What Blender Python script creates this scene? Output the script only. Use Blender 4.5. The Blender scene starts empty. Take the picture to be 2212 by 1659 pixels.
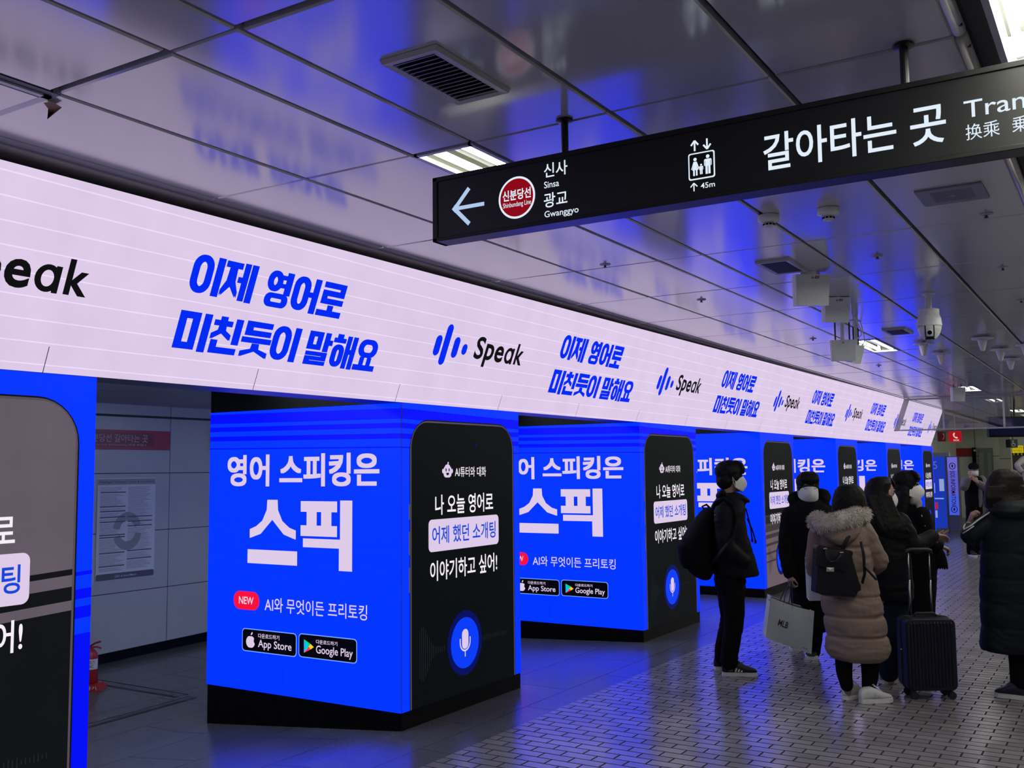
import bpy, bmesh, math, random
from mathutils import Vector, Matrix, noise
random.seed(7)
S = bpy.context.scene
COL = S.collection
# ------------------------------------------------------------------ camera
FPX = 2145.74; EYE = 1.65
CR = Vector((0.5290, -0.8486, -0.0100)).normalized()
CF = Vector((0.8460, 0.5263, 0.0855)).normalized()
CR = (CR - CF*CR.dot(CF)).normalized()
CD = CF.cross(CR)                                   # image down
CAM = Vector((0, 0, EYE))
cd_ = bpy.data.cameras.new('camera'); cam = bpy.data.objects.new('camera', cd_); COL.objects.link(cam)
cd_.sensor_fit = 'HORIZONTAL'; cd_.sensor_width = 36.0; cd_.lens = FPX/2212*36.0; cd_.clip_end = 200
cam.matrix_world = Matrix(((CR.x, -CD.x, -CF.x, 0), (CR.y, -CD.y, -CF.y, 0), (CR.z, -CD.z, -CF.z, EYE), (0, 0, 0, 1)))
S.camera = cam
# ------------------------------------------------------------------ world, exposure
w = bpy.data.worlds.new('world'); S.world = w; w.use_nodes = True
w.node_tree.nodes['Background'].inputs[0].default_value = (0.55, 0.62, 0.7, 1)
w.node_tree.nodes['Background'].inputs[1].default_value = 0.02
S.view_settings.view_transform = 'Standard'; S.view_settings.look = 'None'
S.view_settings.exposure = 0.0; S.view_settings.gamma = 1.0; S.view_settings.use_curve_mapping = False
S.cycles.max_bounces = 6; S.cycles.use_denoising = True
TUBE = 22.0                                          # strength of the fluorescent tubes
LED = 1.0                                           # strength of the display screens
SX0, SX1, SZ1 = -4.0, 46.0, 2.945                   # length of the hall, ceiling height

def ray(px, py):
    return CF + CR*((px-1106)/FPX) + CD*((py-829.5)/FPX)
def at(px, py, D):                                  # point at forward distance D
    return CAM + ray(px, py)*D
def onz(px, py, z):
    r = ray(px, py); return CAM + r*((z-EYE)/r.z)
def onx(px, py, x):
    r = ray(px, py); return CAM + r*(x/r.x)
def ony(px, py, y):
    r = ray(px, py); return CAM + r*(y/r.y)
RH = Vector((CR.x, CR.y, 0)).normalized()           # level axes of the view
FH = Vector((CF.x, CF.y, 0)).normalized()
UP = Vector((0, 0, 1))

# ------------------------------------------------------------------ materials
def lin(c):
    return tuple(((v/255)/12.92 if v/255 <= 0.04045 else ((v/255+0.055)/1.055)**2.4) for v in c) + (1,)
MATS = {}
def pmat(name, col, rough=0.5, metal=0.0, spec=0.5, bump=0.0, bscale=40, var=0.0, vscale=6, coat=0.0, sheen=0.0):
    if name in MATS: return MATS[name]
    m = bpy.data.materials.new(name); m.use_nodes = True; MATS[name] = m
    nt = m.node_tree; b = nt.nodes['Principled BSDF']
    c = col if len(col) == 4 else tuple(col)+(1,)
    b.inputs['Base Color'].default_value = c; b.inputs['Roughness'].default_value = rough
    b.inputs['Metallic'].default_value = metal; b.inputs['Specular IOR Level'].default_value = spec
    b.inputs['Coat Weight'].default_value = coat; b.inputs['Sheen Weight'].default_value = sheen
    tc = nt.nodes.new('ShaderNodeTexCoord')
    n = nt.nodes.new('ShaderNodeTexNoise'); n.inputs['Scale'].default_value = vscale; n.inputs['Detail'].default_value = 4
    nt.links.new(tc.outputs['Object'], n.inputs['Vector'])
    if var > 0:
        r = nt.nodes.new('ShaderNodeMixRGB'); r.inputs[1].default_value = tuple(v*(1-var) for v in c[:3])+(1,)
        r.inputs[2].default_value = tuple(min(1, v*(1+var)) for v in c[:3])+(1,)
        nt.links.new(n.outputs['Fac'], r.inputs[0]); nt.links.new(r.outputs[0], b.inputs['Base Color'])
    if bump > 0:
        n2 = nt.nodes.new('ShaderNodeTexNoise'); n2.inputs['Scale'].default_value = bscale; n2.inputs['Detail'].default_value = 3
        nt.links.new(tc.outputs['Object'], n2.inputs['Vector'])
        bp = nt.nodes.new('ShaderNodeBump'); bp.inputs['Strength'].default_value = bump; bp.inputs['Distance'].default_value = 0.01
        nt.links.new(n2.outputs['Fac'], bp.inputs['Height']); nt.links.new(bp.outputs[0], b.inputs['Normal'])
    return m
def emat(name, col, s=1.0, sample=True, base=(0.003, 0.003, 0.003, 1), rough=0.45):
    if name in MATS: return MATS[name]
    m = bpy.data.materials.new(name); m.use_nodes = True; MATS[name] = m
    b = m.node_tree.nodes['Principled BSDF']; b.inputs['Base Color'].default_value = base; b.inputs['Roughness'].default_value = rough
    b.inputs['Specular IOR Level'].default_value = 0.06
    b.inputs['Emission Color'].default_value = col if len(col) == 4 else tuple(col)+(1,); b.inputs['Emission Strength'].default_value = s
    m.cycles.emission_sampling = 'AUTO' if sample else 'NONE'
    return m
def ledmat(name, col, bands=None, s=1.0, axis=2, span=2.2, tilt=0.0, tiltaxis=0, lines=0, lamp=0.08, smudge=0.0, sample=True):
    """LED wall: flat colour, flicker bands given as [(z0, colour)], fine brighter refresh lines"""
    m = emat(name, col, s, sample); nt = m.node_tree; b = nt.nodes['Principled BSDF']
    tc = nt.nodes.new('ShaderNodeTexCoord'); sp = nt.nodes.new('ShaderNodeSeparateXYZ'); nt.links.new(tc.outputs['Object'], sp.inputs[0])
    def math_(op, a, b_):
        n = nt.nodes.new('ShaderNodeMath'); n.operation = op
        for i, v in enumerate((a, b_)):
            if isinstance(v, (int, float)): n.inputs[i].default_value = v
            else: nt.links.new(v, n.inputs[i])
        return n.outputs[0]
    h = math_('ADD', sp.outputs[axis], math_('MULTIPLY', sp.outputs[tiltaxis], tilt))
    last = None
    if bands:
        r = nt.nodes.new('ShaderNodeValToRGB'); r.color_ramp.interpolation = 'CONSTANT'
        nt.links.new(math_('DIVIDE', h, span), r.inputs[0])
        els = r.color_ramp.elements
        for i, (z, c) in enumerate(bands):
            e = els[i] if i < 2 else els.new(z/span)
            e.position = z/span; e.color = c
        last = r.outputs[0]
    if lines or smudge:
        mx = nt.nodes.new('ShaderNodeMixRGB'); mx.blend_type = 'MULTIPLY'; mx.inputs[0].default_value = 1
        if last: nt.links.new(last, mx.inputs[1])
        else: mx.inputs[1].default_value = col if len(col) == 4 else tuple(col)+(1,)
        val = 1.0
        if lines:
            fr = math_('FRACT', math_('MULTIPLY', h, lines), 0)
            val = math_('ADD', math_('MULTIPLY', math_('LESS_THAN', fr, 0.06), lamp), 1.0)
        if smudge:
            n = nt.nodes.new('ShaderNodeTexNoise'); n.inputs['Scale'].default_value = 3.0; n.inputs['Detail'].default_value = 6
            mp = nt.nodes.new('ShaderNodeMapping'); mp.inputs['Scale'].default_value = (1.5, 1, 1)
            nt.links.new(tc.outputs['Object'], mp.inputs[0]); nt.links.new(mp.outputs[0], n.inputs['Vector'])
            val = math_('MULTIPLY', val, math_('ADD', math_('MULTIPLY', n.outputs['Fac'], smudge), 1-0.5*smudge))
        cb = nt.nodes.new('ShaderNodeCombineColor')
        for i in range(3):
            if isinstance(val, float): cb.inputs[i].default_value = val
            else: nt.links.new(val, cb.inputs[i])
        nt.links.new(cb.outputs[0], mx.inputs[2]); last = mx.outputs[0]
    if last: nt.links.new(last, b.inputs['Emission Color'])
    return m

# ------------------------------------------------------------------ mesh building
_TXT = {}
def glyphs(body, off=0.0, shear=0.0, space=1.0):
    k = (body, off, shear, space)
    if k in _TXT: return _TXT[k]
    c = bpy.data.curves.new('t', 'FONT'); c.body = body; c.offset = off; c.shear = shear; c.resolution_u = 4; c.space_character = space
    c.dimensions = '2D'; c.fill_mode = 'FRONT'
    o = bpy.data.objects.new('t', c); COL.objects.link(o)
    dg = bpy.context.evaluated_depsgraph_get(); e = o.evaluated_get(dg); m = e.to_mesh()
    vs = [(v.co.x, v.co.y) for v in m.vertices]; fs = [tuple(p.vertices) for p in m.polygons]
    e.to_mesh_clear(); bpy.data.objects.remove(o); bpy.data.curves.remove(c)
    x0 = min(v[0] for v in vs); x1 = max(v[0] for v in vs); y0 = min(v[1] for v in vs); y1 = max(v[1] for v in vs)
    vs = [((v[0]-x0)/(x1-x0), (v[1]-y0)/(y1-y0)) for v in vs]
    _TXT[k] = (vs, fs); return _TXT[k]

class MB:
    def __init__(self): self.v = []; self.f = []; self.m = []; self.mats = []
    def mi(self, mat):
        if mat not in self.mats: self.mats.append(mat)
        return self.mats.index(mat)
    def add(self, vs, fs, mat):
        o = len(self.v); self.v += [Vector(p) for p in vs]; i = self.mi(mat)
        for f in fs: self.f.append(tuple(o+k for k in f)); self.m.append(i)
    def poly(self, pts, mat): self.add(pts, [tuple(range(len(pts)))], mat)
    def box(self, lo, hi, mat):
        x0, y0, z0 = lo; x1, y1, z1 = hi
        vs = [(x0,y0,z0),(x1,y0,z0),(x1,y1,z0),(x0,y1,z0),(x0,y0,z1),(x1,y0,z1),(x1,y1,z1),(x0,y1,z1)]
        self.add(vs, [(0,3,2,1),(4,5,6,7),(0,1,5,4),(1,2,6,5),(2,3,7,6),(3,0,4,7)], mat)
    def obox(self, c, ax, ay, az, mat):              # oriented box: half axes
        c, ax, ay, az = map(Vector, (c, ax, ay, az))
        vs = [c+sx*ax+sy*ay+sz*az for sz in (-1, 1) for sx, sy in ((-1,-1),(1,-1),(1,1),(-1,1))]
        self.add(vs, [(0,3,2,1),(4,5,6,7),(0,1,5,4),(1,2,6,5),(2,3,7,6),(3,0,4,7)], mat)
    def rbox(self, c, ax, ay, az, r, mat, n=4):      # box rounded round its az axis
        c, ax, ay, az = map(Vector, (c, ax, ay, az)); lx, ly, lz = ax.length, ay.length, az.length
        ux, uy, uz = ax/lx, ay/ly, az/lz
        o2 = rrect(-lx, -ly, lx, ly, r, n); k = len(o2); q = min(r*0.5, lz*0.5)
        rows = [(-lz, 1-q/min(lx, ly)), (-lz+q, 1), (lz-q, 1), (lz, 1-q/min(lx, ly))]
        vs = []
        for z, s in rows: vs += [c+ux*(x*s)+uy*(y*s)+uz*z for x, y in o2]
        fs = [tuple(range(k))[::-1], tuple(range(3*k, 4*k))]
        for j in range(3): fs += [(j*k+i, j*k+(i+1) % k, (j+1)*k+(i+1) % k, (j+1)*k+i) for i in range(k)]
        self.add(vs, fs, mat)
    def tube(self, pts, rad, mat, n=8, flat=None, caps=True):
        pts = [Vector(p) for p in pts]; k = len(pts)
        if isinstance(rad, (int, float)): rad = [rad]*k
        vs = []; up = None
        for i, p in enumerate(pts):
            t = (pts[min(i+1, k-1)]-pts[max(i-1, 0)])
            t = t.normalized() if t.length > 1e-9 else UP.copy()
            if up is None:
                up = t.orthogonal().normalized() if flat is None else Vector(flat[0])
            u = (up - t*up.dot(t)); u = u.normalized() if u.length > 1e-6 else t.orthogonal().normalized()
            up = u; s = t.cross(u)
            fl = 1.0 if flat is None else flat[1]
            vs += [p + u*(math.cos(a)*rad[i]*fl) + s*(math.sin(a)*rad[i]) for a in (2*math.pi*j/n for j in range(n))]
        fs = [(i*n+j, i*n+(j+1) % n, (i+1)*n+(j+1) % n, (i+1)*n+j) for i in range(k-1) for j in range(n)]
        if caps: fs += [tuple(range(n))[::-1], tuple(range((k-1)*n, k*n))]
        self.add(vs, fs, mat)
    def lathe(self, prof, c, mat, n=20, axis=None):   # prof: (radius, height along axis)
        c = Vector(c); a = Vector(axis).normalized() if axis is not None else UP
        u = a.orthogonal().normalized(); s = a.cross(u); k = len(prof); vs = []
        for r, h in prof: vs += [c + a*h + (u*math.cos(t)+s*math.sin(t))*r for t in (2*math.pi*j/n for j in range(n))]
        fs = [(i*n+j, i*n+(j+1) % n, (i+1)*n+(j+1) % n, (i+1)*n+j) for i in range(k-1) for j in range(n)]
        fs += [tuple(range(n))[::-1], tuple(range((k-1)*n, k*n))]
        self.add(vs, fs, mat)
    def ell(self, c, r, mat, axes=None, n=14, m=9):
        c = Vector(c); ax = [Vector(a) for a in axes] if axes else [Vector((1,0,0)), Vector((0,1,0)), Vector((0,0,1))]
        vs = [c-ax[2]*r[2]]
        for i in range(1, m):
            p = math.pi*i/m-math.pi/2
            vs += [c + ax[0]*(r[0]*math.cos(p)*math.cos(t)) + ax[1]*(r[1]*math.cos(p)*math.sin(t)) + ax[2]*(r[2]*math.sin(p)) for t in (2*math.pi*j/n for j in range(n))]
        vs.append(c+ax[2]*r[2]); L = len(vs)-1
        fs = [(0, 1+(j+1) % n, 1+j) for j in range(n)]
        for i in range(m-2): fs += [(1+i*n+j, 1+i*n+(j+1) % n, 1+(i+1)*n+(j+1) % n, 1+(i+1)*n+j) for j in range(n)]
        fs += [(1+(m-2)*n+j, 1+(m-2)*n+(j+1) % n, L) for j in range(n)]
        self.add(vs, fs, mat)
    def rings(self, rs, mat, n=20, sq=1.0):           # rs: (centre, half vector a, half vector b)
        vs = []
        for c, a, b in rs:
            for j in range(n):
                t = 2*math.pi*j/n; ct, st = math.cos(t), math.sin(t)
                ct = math.copysign(abs(ct)**sq, ct); st = math.copysign(abs(st)**sq, st)
                vs.append(Vector(c)+Vector(a)*ct+Vector(b)*st)
        k = len(rs)
        fs = [(i*n+j, i*n+(j+1) % n, (i+1)*n+(j+1) % n, (i+1)*n+j) for i in range(k-1) for j in range(n)]
        fs += [tuple(range(n))[::-1], tuple(range((k-1)*n, k*n))]
        self.add(vs, fs, mat)
    def text(self, body, box, place, mat, off=0.0, shear=0.0, space=1.0, heavy=None):
        u0, u1, v0, v1 = box
        if heavy:                                     # heavy face: the same strokes swept over a small square
            vs, fs = glyphs(body, 0.0, shear, space); du, dv = heavy
            for sx, sy in ((-1, -1), (1, -1), (1, 1), (-1, 1), (0, 0)):
                self.add([place(u0+du+(u1-u0-2*du)*x+sx*du, v0+dv+(v1-v0-2*dv)*y+sy*dv) for x, y in vs], fs, mat)
            return
        vs, fs = glyphs(body, off, shear, space)
        self.add([place(u0+(u1-u0)*x, v0+(v1-v0)*y) for x, y in vs], fs, mat)
    def shape(self, pts, place, mat): self.poly([place(u, v) for u, v in pts], mat)
    def mesh(self, name, origin=(0, 0, 0), smooth=False):
        me = bpy.data.meshes.new(name); o = Vector(origin)
        me.from_pydata([tuple(p-o) for p in self.v], [], self.f); me.update()
        for m in self.mats: me.materials.append(m)
        for i, p in enumerate(me.polygons): p.material_index = self.m[i]
        bm = bmesh.new(); bm.from_mesh(me); bmesh.ops.recalc_face_normals(bm, faces=bm.faces[:]); bm.to_mesh(me); bm.free()
        if smooth:
            for p in me.polygons: p.use_smooth = True
        return me
    def build(self, name, parent=None, origin=None, smooth=False, fix=True):
        org = Vector(origin) if origin is not None else (parent_origin(parent) if parent else Vector((0, 0, 0)))
        me = self.mesh(name, org, smooth)
        o = bpy.data.objects.new(name, me); COL.objects.link(o)
        if parent: o.parent = parent
        else: o.location = org
        return o
def parent_origin(p):
    v = Vector((0, 0, 0))
    while p: v += Vector(p.location); p = p.parent
    return v
def rrect(x0, y0, x1, y1, r, n=5):
    pts = []
    for cx, cy, a0 in ((x1-r, y0+r, -90), (x1-r, y1-r, 0), (x0+r, y1-r, 90), (x0+r, y0+r, 180)):
        pts += [(cx+r*math.cos(math.radians(a0+90*i/n)), cy+r*math.sin(math.radians(a0+90*i/n))) for i in range(n+1)]
    return pts
def circ(cx, cy, rx, ry, n=36):
    return [(cx+rx*math.cos(2*math.pi*i/n), cy+ry*math.sin(2*math.pi*i/n)) for i in range(n)]
def tag(o, label, cat, group=None, kind=None):
    if label: o['label'] = label
    if cat: o['category'] = cat
    if group: o['group'] = group
    if kind: o['kind'] = kind
    return o
def thing(name, loc, label, cat, group=None):
    o = bpy.data.objects.new(name, None); o.empty_display_size = 0.1; COL.objects.link(o); o.location = loc
    return tag(o, label, cat, group, 'thing')
def struct(o): o['kind'] = 'structure'; return o
def copy_tree(o, parent=None):
    c = o.copy(); COL.objects.link(c); c.parent = parent
    for ch in [k for k in o.children]: copy_tree(ch, c)
    return c
def bevel(o, wd=0.004, seg=2):
    md = o.modifiers.new('bevel', 'BEVEL'); md.width = wd; md.segments = seg; md.limit_method = 'ANGLE'; return o

# common materials
BLUE = (0.0, 0.036, 2.05, 1); BLUE_D = (0.0, 0.003, 1.0, 1); PINK = lin((221, 202, 232)); INK = lin((10, 13, 16))
M_black = pmat('black_panel', (0.003, 0.003, 0.004), 0.45, spec=.12, var=0.2)
M_dark = pmat('dark_metal', (0.02, 0.02, 0.024), 0.4)
M_white = pmat('white_plastic', (0.76, 0.78, 0.80), 0.4)
M_steel = pmat('brushed_steel', (0.5, 0.5, 0.52), 0.3, 1.0)
M_red = pmat('red_paint', (0.42, 0.015, 0.02), 0.45)
E_tube = emat('fluorescent_tube', (1.0, 0.975, 0.85), TUBE)
#BODY
# ------------------------------------------------------------------ setting: floor
def zf(x, y):
    d = min(0.22, max(0.0, 0.17-0.0225*(x-5.1)))
    return -d*min(1.0, max(0.0, (y-4.03)/1.8))
def brickmat(name, c1, c2, mc, bw, rh, mortar, rough, off=0.5, bump=0.25, speck=0.0, rot=90, spec=0.5):
    m = bpy.data.materials.new(name); m.use_nodes = True; nt = m.node_tree; b = nt.nodes['Principled BSDF']
    tc = nt.nodes.new('ShaderNodeTexCoord'); mp = nt.nodes.new('ShaderNodeMapping'); mp.inputs['Rotation'].default_value = (0, 0, math.radians(rot))
    mp.inputs['Location'].default_value = (0.03, 0.034, 0)
    br = nt.nodes.new('ShaderNodeTexBrick'); nt.links.new(tc.outputs['Object'], mp.inputs[0]); nt.links.new(mp.outputs[0], br.inputs['Vector'])
    for k, v in (('Color1', c1), ('Color2', c2), ('Mortar', mc)): br.inputs[k].default_value = v+(1,)
    br.inputs['Scale'].default_value = 1; br.inputs['Mortar Size'].default_value = mortar; br.inputs['Mortar Smooth'].default_value = 0.2
    br.inputs['Brick Width'].default_value = bw; br.inputs['Row Height'].default_value = rh; br.offset = off; br.offset_frequency = 2
    n = nt.nodes.new('ShaderNodeTexNoise'); n.inputs['Scale'].default_value = 2.2; n.inputs['Detail'].default_value = 6; nt.links.new(tc.outputs['Object'], n.inputs['Vector'])
    mx = nt.nodes.new('ShaderNodeMixRGB'); mx.blend_type = 'OVERLAY'; mx.inputs[0].default_value = 0.35
    nt.links.new(br.outputs['Color'], mx.inputs[1]); nt.links.new(n.outputs['Fac'], mx.inputs[2]); col = mx.outputs[0]
    if speck:
        v = nt.nodes.new('ShaderNodeTexNoise'); v.inputs['Scale'].default_value = 170; v.inputs['Detail'].default_value = 2; nt.links.new(tc.outputs['Object'], v.inputs['Vector'])
        m2 = nt.nodes.new('ShaderNodeMixRGB'); m2.blend_type = 'OVERLAY'; m2.inputs[0].default_value = speck
        nt.links.new(col, m2.inputs[1]); nt.links.new(v.outputs['Fac'], m2.inputs[2]); col = m2.outputs[0]
    nt.links.new(col, b.inputs['Base Color'])
    rr = nt.nodes.new('ShaderNodeMapRange'); rr.inputs['To Min'].default_value = rough*0.92; rr.inputs['To Max'].default_value = rough*1.12
    nt.links.new(n.outputs['Fac'], rr.inputs['Value'])
    mr = nt.nodes.new('ShaderNodeMix'); mr.inputs[3].default_value = 0.9; nt.links.new(br.outputs['Fac'], mr.inputs[0]); nt.links.new(rr.outputs[0], mr.inputs[2]); nt.links.new(mr.outputs[0], b.inputs['Roughness'])
    ms = nt.nodes.new('ShaderNodeMath'); ms.operation = 'MULTIPLY_ADD'; ms.inputs[1].default_value = -spec; ms.inputs[2].default_value = spec
    nt.links.new(br.outputs['Fac'], ms.inputs[0]); nt.links.new(ms.outputs[0], b.inputs['Specular IOR Level'])
    inv = nt.nodes.new('ShaderNodeMath'); inv.operation = 'SUBTRACT'; inv.inputs[0].default_value = 1; nt.links.new(br.outputs['Fac'], inv.inputs[1])
    bp = nt.nodes.new('ShaderNodeBump'); bp.inputs['Strength'].default_value = bump; bp.inputs['Distance'].default_value = 0.004
    nt.links.new(inv.outputs[0], bp.inputs['Height']); nt.links.new(bp.outputs[0], b.inputs['Normal'])
    return m
M_brick = brickmat('clay_brick_paving', (0.215, 0.205, 0.212), (0.27, 0.257, 0.262), (0.05, 0.044, 0.046), 0.198, 0.0925, 0.0066, 0.215, bump=0.3, spec=0.75)
M_gran = brickmat('granite_paving', (0.10, 0.10, 0.105), (0.115, 0.115, 0.12), (0.02, 0.02, 0.02), 1.22, 0.62, 0.0025, 0.24, speck=0.55, rot=0, bump=0.2)
mb = MB(); YB = 3.46
mb.poly([(SX0, -3.2, 0), (SX1, -3.2, 0), (SX1, YB, 0), (SX0, YB, 0)], M_brick)
nx, ny = 50, 26
xs = [SX0+(SX1-SX0)*i/nx for i in range(nx+1)]; xs = sorted(set([round(x, 3) for x in xs]+[round(1+0.5*i, 3) for i in range(26)]))
ys = [YB, 4.03]+[4.03+0.2*i for i in range(1, 10)]+[6.6, 7.4, 8.5]
vs = [(x, y, zf(x, y)) for y in ys for x in xs]; k = len(xs)
mb.add(vs, [(j*k+i, j*k+i+1, (j+1)*k+i+1, (j+1)*k+i) for j in range(len(ys)-1) for i in range(k-1)], M_gran)
struct(mb.build('floor', smooth=True))

# ------------------------------------------------------------------ setting: ceiling of enamelled panels
M_ceil = pmat('enamelled_ceiling_panel', (0.575, 0.57, 0.61), 0.15, metal=0.17, spec=1.0, bump=0.018, bscale=1.6, var=0.06, vscale=1.5)
M_slot = pmat('trough_paint', (0.34, 0.35, 0.40), 0.6); M_gap = pmat('ceiling_gap', (0.012, 0.012, 0.012), 0.8)
YR = [0.385, 0.953, 1.557, 2.162, 2.461, 3.055, 3.636, 4.02]
XC = [-4.13+1.22*i for i in range(7)]+[4.45, 5.71, 6.91]+[8.13+1.22*i for i in range(32)]
XC = [x for x in XC if x < SX1]
LIGHT_ROW = 3; LIGHT_X = (3.19, 10.57, 17.89, 26.43, 33.75)
mb = MB(); rc = random.Random(3)
for j in range(len(YR)-1):
    for i in range(len(XC)-1):
        x0, x1, y0, y1 = XC[i], XC[i+1], YR[j], YR[j+1]
        if j == LIGHT_ROW and any(abs(x0-l) < 0.02 for l in LIGHT_X): continue
        gx0 = gx1 = 0.0045; gy = 0.008
        if abs(x0-1.97) < 0.02 and j in (2, 4): gx0 = 0.016
        if abs(x1-1.97) < 0.02 and j in (2, 4): gx1 = 0.016
        if j <= 1: gy = 0.010
        tx, ty = rc.uniform(-.0022, .0022), rc.uniform(-.003, .003)
        e = 0.006
        def zz(x, y): return SZ1+tx*(x-(x0+x1)/2)+ty*(y-(y0+y1)/2)
        a, b, c, d = x0+gx0, x1-gx1, y0+gy, y1-gy
        q = [(a, c), (b, c), (b, d), (a, d)]; q2 = [(a+e, c+e), (b-e, c+e), (b-e, d-e), (a+e, d-e)]
        vs = [(x, y, zz(x, y)+0.03) for x, y in q]+[(x, y, zz(x, y)+0.006) for x, y in q]+[(x, y, zz(x, y)) for x, y in q2]
        fs = [(8, 9, 10, 11)]+[(4+n, 4+(n+1) % 4, 8+(n+1) % 4, 8+n) for n in range(4)]+[(n, (n+1) % 4, 4+(n+1) % 4, 4+n) for n in range(4)]
        mb.add(vs, fs, M_ceil)
for y0, y1 in ((0.36, 2.162), (2.461, 4.3)): mb.poly([(SX0, y0, SZ1+0.035), (SX1, y0, SZ1+0.035), (SX1, y1, SZ1+0.035), (SX0, y1, SZ1+0.035)], M_gap)
lx = SX0
for l in LIGHT_X+(SX1,):
    mb.poly([(lx, 2.162, SZ1+0.035), (l, 2.162, SZ1+0.035), (l, 2.461, SZ1+0.035), (lx, 2.461, SZ1+0.035)], M_gap); lx = l+1.22
for i in range(len(XC)-1):                            # strip of panels beyond the light trough
    mb.box((XC[i]+.005, -3.2, SZ1), (XC[i+1]-.005, -0.40, SZ1+0.03), M_ceil)
mb.poly([(SX0, -0.42, 3.16), (SX1, -0.42, 3.16), (SX1, 0.40, 3.16), (SX0, 0.40, 3.16)], M_slot)
for y in (-0.42, 0.40): mb.poly([(SX0, y, SZ1+.02), (SX1, y, SZ1+.02), (SX1, y, 3.16), (SX0, y, 3.16)], M_slot)
struct(mb.build('ceiling', fix=False))
M_trim = pmat('trim_enamel', (0.46, 0.45, 0.42), 0.35)
mb = MB()
for i in range(len(XC)-1):
    a, b = XC[i]+.012, XC[i+1]-.012
    if abs(XC[i]-3.19) < .01: a += .012
    mb.tube([(a, 0.376, SZ1+0.012), (b, 0.376, SZ1+0.012)], 0.020, M_trim, 12)
    for x in (a+0.07, b-0.07): mb.lathe([(0.006, -0.003), (0.006, 0.004)], (x, 0.362, SZ1-0.002), M_dark, 8)
struct(mb.build('trim_1', smooth=True))
# back passage ceiling, walls
M_pc = pmat('passage_ceiling', (0.36, 0.36, 0.37), 0.35, spec=0.5, bump=0.02, bscale=3)
XTW = [1.395, 5.10, 8.79, 12.46, 16.27, 20.07, 23.90]
def between_towers():
    e = [SX0]+[v for x in XTW for v in (x-.02, x+1.48)]+[28.0]
    return [(e[i], e[i+1]) for i in range(0, len(e), 2)]
mb = MB()
for a, b in between_towers():
    mb.box((a, 4.30, 2.325), (b, 5.06, 2.345), M_pc); mb.box((a, 5.075, 2.325), (b, 5.86, 2.345), M_pc)
for i in range(22):
    x0 = -4+1.5*i+0.25
    mb.box((x0+.004, 5.875, 2.325), (x0+1.496, 7.1, 2.345), M_pc); mb.box((x0+.004, 7.115, 2.325), (x0+1.496, 8.4, 2.345), M_pc)
mb.box((SX0, 5.9, 2.35), (28, 8.4, 2.37), M_gap)
struct(mb.build('ceiling_back'))
M_wall = pmat('enamelled_wall_panel', (0.46, 0.48, 0.49), 0.33, spec=0.5, bump=0.01, bscale=2.5, var=0.05)
M_join = pmat('panel_joint', (0.03, 0.03, 0.035), 0.6)
mb = MB(); YW = 8.4
zl = [-0.30, 0.497, 1.075, 1.648, 2.213, 2.40]; xl = [6.831+1.45*i for i in range(-8, 15)]
mb.box((SX0, YW+.012, -0.3), (28, YW+.05, 2.9), M_join)
for i in range(len(xl)-1):
    for j in range(len(zl)-1):
        g = 0.016 if j in (3, 4) else 0.006
        mb.box((xl[i]+.004, YW, zl[j]+(0.012 if j == 4 else .004)), (xl[i+1]-.004, YW+.02, zl[j+1]-(0.012 if j == 3 else .004)), M_wall)
struct(mb.build('wall_back'))
mb = MB(); n = 40
for i in range(n):
    x0, x1 = SX0+32.0*i/n, SX0+32.0*(i+1)/n; z0, z1 = zf(x0, 8.4), zf(x1, 8.4)
    mb.add([(x0, YW-.012, z0), (x1, YW-.012, z1), (x1, YW-.012, z1+.09), (x0, YW-.012, z0+.09), (x0, YW, z0+.09), (x1, YW, z1+.09)], [(0, 1, 2, 3), (3, 2, 5, 4)], M_black)
struct(mb.build('baseboard_back'))
M_rw = pmat('plain_wall_panel', (0.42, 0.42, 0.40), 0.4, var=0.1)
mb = MB(); mb.box((SX0, -3.3, 0), (SX1, -3.2, 3.2), M_rw); struct(mb.build('wall_right'))
mb = MB(); mb.box((SX0-.1, -3.2, -.3), (SX0, 8.5, 3.2), M_rw); struct(mb.build('wall_near'))
# far end: side wall after the displays, end wall
M_far = pmat('far_wall_panel', (0.72, 0.78, 0.69), 0.35, var=0.12)
XE = 34.0
mb = MB()
for i in range(7):
    x0 = 25.45+1.25*i; mb.box((x0+.01, 4.70, 0), (x0+1.24, 4.74, 3.0), M_far)
mb.box((25.45, 4.745, 0), (XE, 4.80, 3.0), M_join); mb.box((25.42, 4.82, 0), (25.5, 8.38, 3.0), M_far)
struct(mb.build('wall_left'))
mb = MB()
for i in range(9):
    y0 = -3.2+0.92*i; mb.box((XE, y0+.008, 0), (XE+.04, y0+.912, 1.9), M_far); mb.box((XE, y0+.008, 1.915), (XE+.04, y0+.912, 2.94), M_far)
mb.box((XE+.045, -3.2, 0), (XE+.1, 5.2, 3.0), M_join)
struct(mb.build('wall_end'))

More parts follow.
